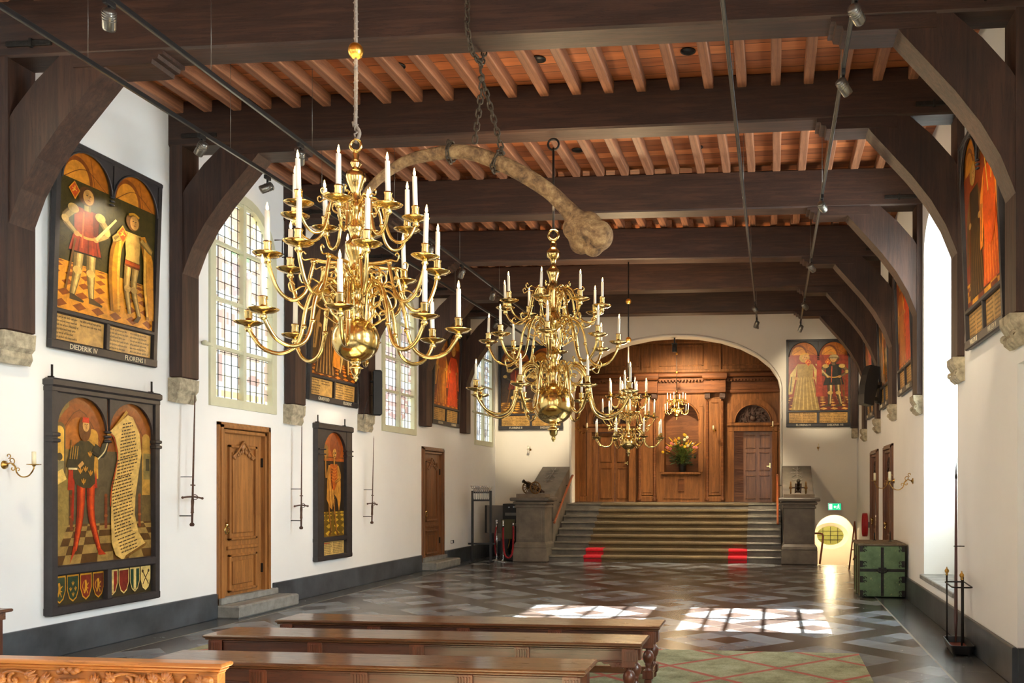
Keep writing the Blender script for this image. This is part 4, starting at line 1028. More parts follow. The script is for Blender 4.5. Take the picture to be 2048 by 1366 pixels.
b = MB(); b.tube(spline([(0, -.0, .15), (0, 0, .03), (.02, .02, .0), (0, .04, -.03), (-.03, .04, 0)]), .012, 8); b.ball((0, .03, -.02), .03, 8, 6); b.build('hook', M['chain'], o)

# ------------------------------------------------------------------ wall candle brackets
def sconce(label, loc, rz, k=1., cand=1., group='brass candle brackets on the walls'):
    """arm reaches along local +X"""
    o = thing('wall_sconce', label, 'wall light', loc, rz, group)
    b = MB(); b.lathe([(.05*k, -.004), (.045*k, .01), (.02*k, .018), (.018*k, .03)], (0, 0, 0), 14, 0, 'X'); b.build('wall_plate', M['brass2'], o)
    b = MB()
    b.tube(spline([(.02*k, 0, 0), (.08*k, 0, .02*k), (.13*k, 0, -.02*k), (.15*k, 0, -.09*k), (.21*k, 0, -.135*k), (.29*k, 0, -.12*k), (.345*k, 0, -.05*k), (.35*k, 0, -.02*k)]), .0075*k, 7)
    b.tube(spiral((.085*k, 0, .045*k), .045*k, .008, -1.5, 4.2, 16), .006*k, 6); b.tube(spiral((.10*k, 0, -.04*k), .035*k, .008, 1.5, -4.2, 16), .006*k, 6)
    b.tube(spiral((.05*k, 0, .10*k), .03*k, .008, -1.5, 3.8, 14), .006*k, 6); b.tube(spiral((.165*k, 0, -.055*k), .025*k, .006, 3, -2, 12), .005*k, 6)
    b.build('scroll_arm', M['brass2'], o)
    b = MB(); b.lathe([(.012*k, -.02*k), (.02*k, -.005*k), (.07*k, .0), (.072*k, .006*k), (.02*k, .004*k)], (.35*k, 0, 0), 16); b.build('drip_pan', M['brass2'], o)
    b = MB(); b.lathe([(.022*k*cand, .003), (.022*k*cand, .145*k), (.006, .148*k)], (.35*k, 0, 0), 12); b.build('candle', plain('cream_candle', rgb(236, 226, 190), .5, 0, .03, 8), o)
    return o
sconce('brass candle bracket at the far left edge, by the lower big painting', (XL, 7.74, 1.93), .05, .85)
sconce('brass candle bracket on the right wall nearest the bright window niche', (XR, 13.9, 1.82), PI, .98)
sconce('brass candle bracket on the right wall between the niche and the narrow doors', (XR, 16.0, 1.84), PI, .95)
sconce('small brass candle bracket on the arch wall, left under the painting', (-6.30, YB, 2.73), -PI/2, .62)
sconce('small brass candle bracket on the arch wall, right under the painting', (1.14, YB, 2.74), -PI/2, .62)
sconce('brass candle bracket on the panelling right of the flower niche', (-1.58, YP-.1, 3.32), -PI/2-.1, .8)
sconce('brass candle bracket in the right corner of the panelled alcove', (.36, 24.2, 3.36), PI+.1, 1.0)
sconce('brass candle bracket in the left corner of the panelled alcove', (-5.38, 24.2, 3.36), -.1, 1.0)

# the light the candles themselves give
for (x, y, z, e) in ((-2.56, 5.3, 4.3, 10), (-2.55, 10.32, 4.95, 50), (-2.5, 15.55, 3.9, 230), (-2.5, 19.6, 3.2, 0)):
    if e: light('POINT', 'candle_light', (x, y, z), e, (1., .72, .40), shadow_soft_size=.25)
# ------------------------------------------------------------------ painted panels
class Canvas:
    def __init__(s, W, H): s.W = W; s.H = H; s.L = []; s.r = random.Random(int(W*1000+H*77)); s.k = 0; s.hold = False; s.sx = 1.; s.cx = 0.
    def poly(s, pts, c):
        if not s.hold: s.k += 1
        s.L.append(([(s.cx+(p[0]-s.cx)*s.sx, p[1]) for p in pts], hexc(c) if isinstance(c, str) else c, s.k))
    def rect(s, x0, y0, x1, y1, c): s.poly([(x0, y0), (x1, y0), (x1, y1), (x0, y1)], c)
    def ell(s, cx, cy, rx, ry, c, rot=0., n=20, a0=0., a1=2*PI):
        P = []
        m = n if a1-a0 > 6.2 else n+1
        for k in range(m):
            a = a0+(a1-a0)*k/n; x, y = rx*math.cos(a), ry*math.sin(a)
            P.append((cx+x*math.cos(rot)-y*math.sin(rot), cy+x*math.sin(rot)+y*math.cos(rot)))
        s.poly(P, c)
    def stroke(s, pts, w, c):
        """tapered limb: w number or list of widths"""
        P = spline([(p[0], p[1], 0) for p in pts], 4) if len(pts) > 2 else [Vector((p[0], p[1], 0)) for p in pts]
        n = len(P)
        if not hasattr(w, '__len__'): w = [w]*len(pts)
        def wd(i):
            t = i/(n-1)*(len(w)-1); k = min(int(t), len(w)-2) if len(w) > 1 else 0
            return w[k]+(w[min(k+1, len(w)-1)]-w[k])*(t-k)
        A = []; B = []
        for i in range(n):
            t = (P[min(i+1, n-1)]-P[max(i-1, 0)]); t.normalize() if t.length > 1e-9 else None
            h = wd(i)/2; A.append((P[i].x-t.y*h, P[i].y+t.x*h)); B.append((P[i].x+t.y*h, P[i].y-t.x*h))
        if max(w) > .035:      # darker contour painted first
            cc = hexc(c) if isinstance(c, str) else c; e = .006
            def off(Q, o): return [(q[0]+(q[0]-r[0])/max(1e-6, math.hypot(q[0]-r[0], q[1]-r[1]))*o, q[1]+(q[1]-r[1])/max(1e-6, math.hypot(q[0]-r[0], q[1]-r[1]))*o) for q, r in zip(Q, [(p.x, p.y) for p in P])]
            s.poly(off(A, e)+off(B, e)[::-1], tuple(x*.22 for x in cc))
        s.poly(A+B[::-1], c)
        if max(w) > .05: s.poly([((a[0]*.30+b_[0]*.70), (a[1]*.3+b_[1]*.7)) for a, b_ in zip(A, B)]+B[::-1], tuple(x*.45 for x in (hexc(c) if isinstance(c, str) else c)))
    def arch(s, x0, x1, y0, ys, c, n=18):
        """round-headed light between x0 and x1 springing at ys"""
        r = (x1-x0)/2; cx = (x0+x1)/2
        s.poly([(x0, y0), (x1, y0)]+[(cx+r*math.cos(PI*k/n), ys+r*math.sin(PI*k/n)) for k in range(n+1)], c)
    def tiles(s, x0, x1, y0, y1, ca, cb, nx=9, ny=6, diag=False, shrink=.72):
        """tiled floor in perspective"""
        s.rect(x0, y0, x1, y1, ca); cx = (x0+x1)/2; s.k += 1; s.hold = True
        def X(u, v): return cx+(u-.5)*(x1-x0)*(1.5-.45*v)
        def V(j): t = j/ny; return y0+(y1-y0)*(1-(1-t)**1.6)
        for j in range(ny):
            for i in range(-2, nx+2):
                if diag or (i+j) % 2 == 0:
                    v0, v1 = V(j), V(j+1); a0 = (v0-y0)/(y1-y0); a1 = (v1-y0)/(y1-y0)
                    P = [(X(i/nx, a0), v0), (X((i+1)/nx, a0), v0), (X((i+1)/nx, a1), v1), (X(i/nx, a1), v1)]
                    if diag:
                        m = [((P[k][0]+P[(k+1) % 4][0])/2, (P[k][1]+P[(k+1) % 4][1])/2) for k in range(4)]
                        gx = sum(a[0] for a in m)/4; gy = sum(a[1] for a in m)/4; q = 1.0 if shrink is None else shrink
                        P = [(gx+(a[0]-gx)*q, gy+(a[1]-gy)*q) for a in m]
                    P = [(min(max(x, x0), x1), y) for x, y in P]
                    if abs(P[0][0]-P[1][0]) > 1e-4 or abs(P[2][0]-P[3][0]) > 1e-4: s.poly(P, cb)
        s.hold = False
    def text(s, x0, x1, y0, y1, rows, cols, c, ragged=.0, skip=()):
        """rows of small black-letter words, too small to read"""
        rr = s.r; cw = (x1-x0)/cols; s.k += 1; s.hold = True
        for q in range(cols):
            for j in range(rows):
                if (q, j) in skip: continue
                x = x0+q*cw; end = x+cw*(.94-ragged*rr.random()); y = y1-(j+.5)*(y1-y0)/rows; h = (y1-y0)/rows*.30
                while x < end-.01:
                    wl = rr.uniform(.02, .05)*1.0; xe = min(x+wl, end)
                    # each word: a band of minims with a rising or falling stroke
                    k = x
                    s.rect(x, y-h*.16, xe, y+h*.1, c)
                    while k < xe:
                        up = rr.choice((.0, .0, .7)); dn = rr.choice((.0, .0, .5))
                        s.poly([(k, y-h*(.6+dn)), (k+.0035, y-h*(.6+dn)), (k+.0045, y+h*(.6+up)), (k+.001, y+h*(.6+up))], c); k += .0062
                    x = xe+.008
        s.hold = False
    def build(s, parent, loc=(0, 0, 0), name='painted_panel', step=.00022):
        b = MB(); cols = []
        for i, (P, c, lay) in enumerate(s.L):
            b.add([(x, -lay*step, y) for x, y in P], [tuple(range(len(P)))]); cols.append(c)
        o = b.build(name, M['paint'], parent); o.location = loc
        ca = o.data.color_attributes.new('Col', 'FLOAT_COLOR', 'CORNER')
        for p, c in zip(o.data.polygons, cols):
            for li in p.loop_indices: ca.data[li].color = tuple(c)+(1,)
        return o
def head(c, x, y, r, skin='c89a5c', hair='5a3a1e', beard=False, hat=None, turn=1):
    c.ell(x-turn*r*.15, y+r*.05, r*1.15, r*1.3, hair)
    c.ell(x+turn*r*.1, y, r*.75, r*1.05, skin)
    c.ell(x+turn*r*.35, y+r*.2, r*.13, r*.07, '2a1c10'); c.ell(x-turn*r*.12, y+r*.2, r*.13, r*.07, '2a1c10')
    c.stroke([(x+turn*r*.15, y+r*.2), (x+turn*r*.28, y-r*.15)], r*.08, '8a5c30'); c.ell(x+turn*r*.15, y-r*.42, r*.2, r*.06, '8c3a22')
    if beard: c.ell(x+turn*r*.12, y-r*.75, r*.5, r*.45, hair)
    if hat == 'helm':
        c.ell(x, y+r*.55, r*1.05, r*.75, 'a89878'); c.stroke([(x-r*1.2, y+r*.3), (x, y+r*.45), (x+r*1.3, y+r*.25)], r*.22, '6e6048'); c.stroke([(x, y+r*1.2), (x-r*.5, y+r*1.9), (x-r*1.4, y+r*1.8)], [r*.3, r*.4, r*.1], 'b08840')
    elif hat: c.poly([(x-r*.8, y+r*.5), (x+r*.8, y+r*.45), (x+r*.7, y+r*1.35), (x-r*.6, y+r*1.4)], hat)
def leg(c, pts, w, col, hi): c.stroke(pts, w, col); c.stroke([(p[0]+w[0]*.12, p[1]) for p in pts], [q*.3 for q in w], hi)
def shield(c, x, y, w, h, col, edge='c8962e', charge=None):
    def S(k): return [(x-w*k, y+h*k), (x+w*k, y+h*k), (x+w*k, y-h*.1*k), (x+w*.6*k, y-h*.75*k), (x, y-h*k), (x-w*.6*k, y-h*.75*k), (x-w*k, y-h*.1*k)]
    c.poly(S(1.), edge); c.poly(S(.88), col)
    if charge == 'lion':
        c.stroke([(x-w*.3, y-h*.5), (x, y), (x-w*.1, y+h*.5)], [w*.2, w*.4, w*.3], edge); c.stroke([(x, y), (x+w*.45, y+h*.25)], w*.14, edge); c.stroke([(x, y-h*.1), (x+w*.4, y-h*.15)], w*.14, edge); c.stroke([(x, y-h*.1), (x+w*.3, y-h*.55)], w*.14, edge); c.stroke([(x-w*.3, y-h*.4), (x-w*.6, y), (x-w*.4, y+h*.4)], w*.1, edge)
    elif charge == 'lily':
        for dx, dy in ((0, .35), (-.4, -.05), (.4, -.05), (0, -.45)):
            c.ell(x+dx*w, y+dy*h, w*.07, h*.18, edge); c.ell(x+dx*w-w*.13, y+dy*h, w*.05, h*.12, edge, .5); c.ell(x+dx*w+w*.13, y+dy*h, w*.05, h*.12, edge, -.5)
    elif charge == 'pale':
        c.poly([(x-w*.25, y+h*.88), (x+w*.25, y+h*.88), (x+w*.25, y-h*.8), (x-w*.25, y-h*.8)], edge)
    elif charge == 'cross':
        c.stroke([(x-w*.6, y-h*.5), (x+w*.6, y+h*.6)], w*.16, '4a3a2c'); c.stroke([(x+w*.6, y-h*.5), (x-w*.6, y+h*.6)], w*.16, '4a3a2c'); c.ell(x+w*.6, y+h*.6, w*.2, h*.13, '4a3a2c'); c.ell(x-w*.6, y+h*.6, w*.2, h*.13, '4a3a2c')
def backdrop(c, W, y0, y1, wallc, floor_a, floor_b, yh, diag=True, vault='a8641e'):
    c.rect(0, y0, W, y1, '3a2c16')
    for a, b_ in ((0, .49*W), (.51*W, W)):
        r = (b_-a)/2; cx = (a+b_)/2
        c.rect(a, y0, b_, y1, '5c4a2c'); c.arch(a+.01, b_-.01, yh, y1-r*.95, vault)
        c.ell(cx-r*.3, y1-r*.95, r*.62, r*.75, '7a4216', 0, 16, 0, PI); c.ell(cx-r*.3, y1-r*.95, r*.5, r*.62, 'c88830', 0, 16, 0, PI)
        c.stroke([(cx-r*.9, y1-r), (cx, y1-r*.5), (cx+r*.85, y1-r*.9)], .008, '6a3a12'); c.stroke([(cx+r*.2, y1-r*.1), (cx+r*.4, y1-r*.9)], .008, '6a3a12')
    c.rect(0, yh, W, y1-.36*W*.62, wallc)
    rr = c.r
    c.k += 1; c.hold = True
    for k in range(46):
        x, y = rr.uniform(.03, W-.03), rr.uniform(yh+.03, y1-.36*W*.62-.05)
        c.stroke([(x, y), (x+rr.uniform(-.04, .04), y+.03), (x+rr.uniform(-.05, .05), y+.06)], .004, '2c2414' if wallc < '5' else '5a1c14')
    c.hold = False
    c.tiles(0, W, y0, yh, floor_a, floor_b, 8, 6, diag)
def knight(c, x, y, h, surcoat='8e3416', metal='a8905c', dark='4a3a22', turn=1, plume=False, shield_c=None):
    u = h/7.5; c.sx = 1.32; c.cx = x
    for sg, fx in ((-1, -.9), (1, .9)):
        hx = x+sg*u*.38; kx = x+sg*u*.42-turn*u*.05; ax = x+sg*u*(.75 if sg*turn < 0 else .45)
        leg(c, [(hx, y+u*3.6), (kx, y+u*2.0), (ax, y+u*.35)], [u*.62, u*.48, u*.26], metal, 'd2bc84'); c.ell(kx, y+u*1.95, u*.28, u*.26, 'c6aa6a'); c.poly([(ax-turn*u*.15, y+u*.42), (ax+turn*u*.1, y+u*.4), (ax+turn*u*.75, y+u*.12), (ax+turn*u*.7, y), (ax-turn*u*.15, y+u*.05)], dark)
    c.poly([(x-u*.84, y+u*5.95), (x+u*.84, y+u*5.95), (x+u*.8, y+u*4.4), (x+u*1.06, y+u*3.1), (x-u*1.11, y+u*3.0), (x-u*.8, y+u*4.4)], '1e140a')
    c.poly([(x-u*.8, y+u*5.9), (x+u*.8, y+u*5.9), (x+u*.75, y+u*4.4), (x+u*1.0, y+u*3.2), (x-u*1.05, y+u*3.1), (x-u*.75, y+u*4.4)], surcoat)
    sc = hexc(surcoat)
    for q in range(6): c.stroke([(x+u*(-.6+.24*q), y+u*4.2), (x+u*(-.8+.32*q), y+u*3.15)], [u*.03, u*.12], tuple(v*(.5 if q % 2 else 1.25) for v in sc))
    c.poly([(x+u*.35, y+u*5.9), (x+u*.8, y+u*5.9), (x+u*.75, y+u*4.4), (x+u*.45, y+u*4.4)], tuple(v*.5 for v in sc))
    c.stroke([(x-u*.7, y+u*4.25), (x, y+u*4.1), (x+u*.7, y+u*4.25)], u*.16, 'b89048')
    c.stroke([(x-u*.2, y+u*5.7), (x-u*.25, y+u*3.4)], u*.1, 'b25a30')
    for sg in (-1, 1):
        c.stroke([(x+sg*u*.8, y+u*5.7), (x+sg*u*1.35, y+u*4.9), (x+sg*u*(.7), y+u*4.25)], [u*.45, u*.4, u*.28], metal); c.ell(x+sg*u*.85, y+u*5.7, u*.34, u*.28, 'c2a668'); c.ell(x+sg*u*1.33, y+u*4.9, u*.22, u*.22, 'c6aa6a'); c.ell(x+sg*u*.6, y+u*4.2, u*.18, u*.17, 'b88a50')
    c.stroke([(x, y+u*5.8), (x, y+u*6.3)], u*.4, metal); head(c, x, y+u*6.7, u*.46, hat='helm' if plume else None, turn=turn)
    c.stroke([(x+turn*u*.6, y+u*4.2), (x+turn*u*1.9, y+u*6.0)], [u*.2, u*.12], 'c8b684'); c.stroke([(x-turn*u*.7, y+u*3.9), (x-turn*u*1.2, y+u*.6)], u*.12, '6a4a26')
    if shield_c: c.poly([(x+turn*u*-1.0, y+u*5.8), (x-turn*u*.2, y+u*6.2), (x+turn*u*.25, y+u*5.4), (x-turn*u*.6, y+u*4.7)], 'd8912c'); c.poly([(x-turn*u*.85, y+u*5.7), (x-turn*u*.25, y+u*6.0), (x+turn*u*.08, y+u*5.4), (x-turn*u*.55, y+u*4.9)], shield_c)
    c.sx = 1.
def mantled(c, x, y, h, cloak='c88a24', body='b89858', turn=1, lining='e0b050', full=False):
    u = h/7.5; c.sx = 1.25; c.cx = x
    if full:
        c.poly([(x-u*.8, y+u*5.9), (x+u*.8, y+u*5.9), (x+u*.8, y+u*4.3), (x+u*1.5, y), (x-u*1.4, y), (x-u*.8, y+u*4.3)], cloak)
        for k in range(6): c.stroke([(x-u*.6+k*u*.24, y+u*4.2), (x-u*1.1+k*u*.46, y+u*.1)], [u*.05, u*.14], lining)
        for sg in (-1, 1): c.poly([(x+sg*u*.8, y+u*5.8), (x+sg*u*1.5, y+u*4.6), (x+sg*u*1.75, y+u*2.0), (x+sg*u*1.3, y+u*2.1), (x+sg*u*.95, y+u*4.2)], lining); c.stroke([(x+sg*u*1.35, y+u*4.3), (x+sg*u*1.5, y+u*2.4)], u*.1, '4a3820')
        c.ell(x-u*.9, y+u*4.1, u*.24, u*.18, 'c89a5c'); c.ell(x+u*.9, y+u*4.1, u*.24, u*.18, 'c89a5c')
    else:
        leg(c, [(x-u*.3, y+u*3.6), (x-u*.35, y+u*2), (x-u*.05, y+u*.3)], [u*.5, u*.4, u*.2], body, 'd8bc80'); leg(c, [(x+u*.3, y+u*3.6), (x+u*.2, y+u*2), (x+u*.7, y+u*.2)], [u*.5, u*.38, u*.2], body, 'd8bc80')
        c.ell(x-.3*u, y+2*u, u*.26, u*.24, 'caa868'); c.ell(x+.2*u, y+2*u, u*.25, u*.24, 'caa868'); c.poly([(x+u*.6, y+u*.3), (x+u*.85, y+u*.25), (x+u*.6, y-u*.2), (x+u*.25, y-u*.15)], '4a3418')
        c.poly([(x-u*.65, y+u*5.9), (x+u*.65, y+u*5.9), (x+u*.55, y+u*4.3), (x+u*.6, y+u*3.5), (x-u*.6, y+u*3.5), (x-u*.5, y+u*4.3)], body); c.stroke([(x-u*.55, y+u*3.75), (x+u*.6, y+u*3.7)], u*.36, 'a04a1c')
        for sg in (-1, 1):
            c.stroke([(x+sg*u*.7, y+u*5.9), (x+sg*u*1.25, y+u*4.4), (x+sg*u*1.35, y+u*2.6), (x+sg*u*1.6*(1 if sg > 0 else .75), y+u*.2)], [u*.5, u*.75, u*.8, u*.6], cloak)
            c.stroke([(x+sg*u*.95, y+u*5.4), (x+sg*u*1.0, y+u*4.2), (x+sg*u*1.05, y+u*2.6), (x+sg*u*1.35*(1 if sg > 0 else .7), y+u*.4)], [u*.12, u*.2, u*.2, u*.15], lining)
        for sg in (-1, 1): c.stroke([(x+sg*u*.6, y+u*5.6), (x+sg*u*1.5, y+u*5.0), (x+sg*u*1.0, y+u*5.6)], [u*.34, u*.3, u*.24], body)
    head(c, x, y+u*6.65, u*.46, hair='6a4a26' if not full else 'b09048', turn=turn)
    c.stroke([(x-u*.4, y+u*7.1), (x, y+u*7.25), (x+u*.4, y+u*7.1)], u*.16, 'c8962e'); c.sx = 1.
def heraldic(c, x, y, r, col='c04a18'):
    c.poly([(x-r*1.1, y), (x, y+r*1.3), (x+r*1.1, y+r*.1), (x+r*.2, y-r*1.4)], 'd8912c'); c.poly([(x-r*.9, y), (x, y+r*1.05), (x+r*.9, y+r*.1), (x+r*.15, y-r*1.15)], col)
    c.stroke([(x-r*.4, y-r*.3), (x, y), (x+r*.1, y+r*.6)], r*.2, 'e8b048'); c.stroke([(x-r*.4, y+r*.2), (x+r*.5, y-r*.1)], r*.14, 'e8b048')
def art(kind, W, H):
    c = Canvas(W, H)
    if kind == 'A':
        backdrop(c, W, 0, H, '3e3818', 'd8962e', '8a4a12', .30*H)
        knight(c, W*.27, .07*H, .74*H, turn=1, shield_c=None); heraldic(c, W*.14, .745*H, .07); mantled(c, W*.74, .05*H, .72*H); heraldic(c, W*.62, .585*H, .075)
    elif kind == 'B':
        backdrop(c, W, 0, H, '8e3a24', '6a2c18', 'd8a85a', .20*H)
        mantled(c, W*.28, .0, .86*H, 'a08850', full=True, lining='c8b478'); heraldic(c, W*.33, .70*H, .075); knight(c, W*.76, .05*H, .78*H, surcoat='2a2622', metal='6e5c44', plume=True, turn=-1); heraldic(c, W*.66, .70*H, .07)
        c.poly([(W*.46, .2*H), (W*.58, .2*H), (W*.55, .72*H), (W*.48, .72*H)], 'a8402a'); c.stroke([(W*.93, .08*H), (W*.95, .66*H)], .02, '7a5430')
    elif kind == 'C':
        backdrop(c, W, 0, H, '54401e', '5a2c10', 'c07a20', .16*H, True, '6a3c14')
        mantled(c, W*.3, .02*H, .84*H, '4a3420', full=True, lining='a88450'); knight(c, W*.74, .03*H, .82*H, surcoat='6a3418', metal='8a6e44')
        c.poly([(W*.45, .12*H), (W*.62, .1*H), (W*.56, .8*H), (W*.5, .82*H)], 'c07c2c')
    elif kind == 'D':
        backdrop(c, W, 0, H, '6e2c10', '8a4414', 'd89024', .15*H, True, 'b06a1c')
        mantled(c, W*.30, .03*H, .84*H, 'a85a18', full=True, lining='d8a040'); mantled(c, W*.74, .03*H, .82*H, 'c83c10', full=True, lining='e06020')
    elif kind == 'E':
        backdrop(c, W, 0, H, '8a3c14', '7a3410', 'e0a434', .16*H, False, 'c07c24')
        mantled(c, W*.30, .04*H, .82*H, '3a2a16', full=True, lining='7a5a2c'); mantled(c, W*.73, .05*H, .84*H, 'd85812', full=True, lining='f09030')
        c.ell(W*.73, .47*H, W*.17, .22*H, 'd85812'); c.stroke([(W*.62, .9*H), (W*.72, .55*H)], .03, 'e8b850'); c.stroke([(W*.9, .86*H), (W*.8, .6*H)], .03, 'e8b850')
    elif kind == 'F':
        backdrop(c, W, 0, H, '3e3026', '6a4a22', 'd8a850', .17*H, True, 'a85a24')
        knight(c, W*.28, .03*H, .82*H, surcoat='6e3028', metal='4a4038', turn=1); knight(c, W*.74, .03*H, .8*H, surcoat='3a2c20', metal='6e5a3c', turn=-1, plume=True)
    return c
def framed(o, W, H, zt, bars, text_panels, names, arches, mould=.06):
    """frame with a text strip below: local x 0..W, z 0..H; zt = height of the strip; viewer at -y"""
    f = MB(); d0, d1 = -.045, .0; t = mould
    f.box(.003, t, d0+.004, d1, .004, H-.004, bev=.010); f.box(W-t, W-.003, d0+.004, d1, .004, H-.004, bev=.010); f.box(0, W, d0, d1, H-t, H, bev=.012); f.box(0, W, d0, d1, 0, .10, bev=.012)
    f.box(t*.7, W-t*.7, d0+.005, d1, zt-.05, zt, bev=.010); f.box(W/2-.022, W/2+.022, d0+.01, d1, .09, zt-.03, bev=.006)
    f.box(.01, W-.01, .0, .02, .01, H-.01)
    f.build('painted_frame', M['framepaint'], o)
    if arches:
        a = MB(); w = (W-2*t)/2; r = w/2-.01
        for k in range(2):
            cx = t+w*(k+.5); zs = H-t-r-.01; N = 14
            P = [(cx+r*math.cos(PI*j/N), zs+r*math.sin(PI*j/N)) for j in range(N+1)]
            for (p, q) in zip(P, P[1:]): a.prism([p, q, (q[0], H-t+.01), (p[0], H-t+.01)], -.035, -.018, 'Y')
            a.tube([(x, -.04, z) for x, z in P], .010, 6)
        zz = H-t-r
        for z in (zz, zz-.04, zz-.08): a.ball((W/2, -.03, z), .035, 10, 5, 0, (1, .6, .35))
        a.build('painted_arch', M['framepaint'], o)
    c = Canvas(W, zt)
    y0, y1 = .105, zt-.055
    for k in range(2):
        x0 = t+.015 if k == 0 else W/2+.035; x1 = W/2-.035 if k == 0 else W-t-.015
        c.rect(x0, y0, x1, y1, 'c8a468'); c.text(x0+.012, x1-.01, y0+.008, y1-.008, 6, 2, '3a2a18', .2, {(1, j) for j in (2, 3, 4, 5)} if (k == 0 and text_panels == 1) else ())
    c.build(o, (0, -.004, 0), 'text_panel')
    for i, nm in enumerate(names):
        tm = text_mesh(nm, .075, .0015, .95); ws = max(v[0] for v in tm.v)
        x = W*(.27 if i == 0 else .76)-ws/2
        q = tm.build('lettering', plain('ivory_lettering', rgb(222, 210, 180), .7, 0, .03, 8) if not 'let' in M else M['let'], o); M['let'] = q.data.materials[0]; q.location = (x, d0-.003, .025)
def big_painting(kind, label, loc, rz, W, H, names, lean, tp=0, zt=.42):
    o = thing('painting', label, 'painting', loc, rz, 'old painted panels with two figures and a text strip', lean)
    framed(o, W, H, zt, 1, tp, names, True)
    art(kind, W-.12, H-zt-.06).build(o, (.06, -.003, zt))
    hk = 0
    return o
ang = lambda y: PI/2
# left wall, upper row
big_painting('A', 'upper left painting of an armoured man beside a man in a yellow mantle', (XL+.03, 8.22, 3.12), PI/2, 1.56, 2.16, ('DIEDERIK IV', 'FLORENS I'), .035, 1)
big_painting('C', 'dark painting half hidden behind the nearest chandelier, above the skeleton picture', (XL+.03, 13.28, 3.10), PI/2, 1.66, 2.16, ('GRAEFTEID', 'FLORENT'), .035, 1)
big_painting('D', 'reddish painting on the left wall above the farther door', (XL+.03, 18.42, 3.10), PI/2, 1.66, 2.16, ('DIEDERIK', 'FLORENS'), .035, 1)
# arch wall
big_painting('F', 'dark painting left of the arch, partly behind the second chandelier', (-7.13, YB-.05, 3.25), 0, 1.72, 2.2, ('FLORENS II', 'DIEDERIK VI'), .02)
big_painting('B', 'painting right of the arch of a pale gowned lady and a plumed knight', (.34, YB-.05, 3.26), 0, 1.6, 2.2, ('FLORENS IV', 'DIEDERIK VII'), .02)
# right wall, upper row
big_painting('E', 'orange painting between the two nearest posts of the right wall', (XR-.03, 9.86, 3.16), -PI/2, 1.58, 2.16, ('WILLEM III', 'WILLEM IV'), .035)
big_painting('D', 'ochre painting on the right wall just beyond the bright niche', (XR-.03, 15.05, 3.20), -PI/2, 1.55, 2.16, ('WILLEM', 'MARGRIET'), .035)
big_painting('C', 'painting on the right wall partly behind the black speaker', (XR-.03, 17.6, 3.20), -PI/2, 1.4, 2.16, ('WILLEM', 'JAN'), .035)
big_painting('D', 'farthest painting on the right wall, mostly hidden below the last braces', (XR-.03, 20.1, 3.20), -PI/2, 1.5, 2.16, ('IAN', 'IACOB'), .035)
# ---- lower left: the herald with the scroll
W, H = 1.60, 2.40
o = thing('painting', 'lower big painting of a herald in red hose holding a long written scroll', 'painting', (XL+.03, 8.20, .42), PI/2, None, .0)
f = MB(); t = .075
f.box(.003, t, -.066, .028, .004, H-.004, bev=.010); f.box(W-t, W-.003, -.066, .028, .004, H-.004, bev=.010); f.box(0, W, -.07, .03, 0, .09, bev=.012); f.box(.02, W-.02, -.065, .03, .40, .50, bev=.014); f.box(W/2-.03, W/2+.03, -.06, .03, .07, .45, bev=.01)
f.box(-.01, W+.01, -.09, .03, H-.09, H, bev=.02); f.box(0, W, -.07, .03, H-.14, H-.08, bev=.01); f.box(.01, W-.01, .0, .03, .01, H-.01)
for z in (1.77, 1.83): f.box(-.01, .09, -.085, 0, z-.02, z+.02, bev=.008); f.box(W-.09, W+.01, -.085, 0, z-.02, z+.02, bev=.008)
f.build('painted_frame', M['framepaint'], o)
a = MB(); w = (W-2*t)/2; r = w/2-.02; N = 16; zs = H-.14-r-.02
for k in range(2):
    cx = t+w*(k+.5); P = [(cx+r*math.cos(PI*j/N), zs+r*math.sin(PI*j/N)) for j in range(N+1)]
    for (p, q) in zip(P, P[1:]): a.prism([p, q, (q[0], H-.12), (p[0], H-.12)], -.045, -.02, 'Y')
for dz in (0, -.05, -.10): a.ball((W/2, -.035, zs+dz), .05, 10, 5, 0, (1, .6, .35))
a.build('arcade', M['framepaint'], o)
for x in (.02, W-.12):
    b = MB(); b.box(x, x+.015, -.05, -.035, H-.02, H+.13); b.box(x, x+.03, -.05, 0, H, H+.015); b.build('hanging_iron', M['iron'], o)
c = Canvas(1.45, 1.78); W2, H2 = 1.45, 1.76
c.rect(0, 0, W2, H2, '6a5a3a'); c.rect(0, .3, .22, H2, '8a7446'); c.rect(.22, .28, W2-.15, 1.2, '5c5444'); c.rect(.22, 1.2, W2, H2, '8a5424')
for cx in (.36, 1.09):
    c.ell(cx, 1.22, .34, .46, '8e5222', 0, 20, 0, PI); c.ell(cx-.02, 1.2, .2, .34, 'a86a30', 0, 16, 0, PI); c.stroke([(cx-.33, 1.25), (cx, 1.62), (cx+.33, 1.25)], .01, '6a3c18')
c.arch(.02, .17, .85, 1.40, '6a5a3c'); c.arch(.035, .15, .88, 1.38, 'e0b858'); c.rect(.035, .9, .15, 1.08, '8a8468'); c.ell(.09, 1.12, .04, .04, '4a4434'); c.poly([(.02, .8), (.2, .86), (.13, 1.0), (.02, .94)], 'e0c47a')
c.arch(.46, .62, .9, 1.35, 'c89a44'); c.arch(1.30, 1.43, .72, 1.36, 'b8924a'); c.rect(1.32, .9, 1.43, 1.2, '8a7c50'); c.rect(1.36, 1.0, 1.42, 1.14, '4a4434')
c.tiles(.0, W2, 0, .42, '5a4020', '9a8250', 9, 6); c.poly([(0, 0), (.2, .42), (.2, .9), (0, .8)], '94824e')
for x in (.245, 1.255, .73): c.rect(x-.02, .36, x+.02, .72, '7a4024'); c.ell(x, .72, .024, .02, '8a5028'); c.ell(x, .5, .028, .015, '9a6034')
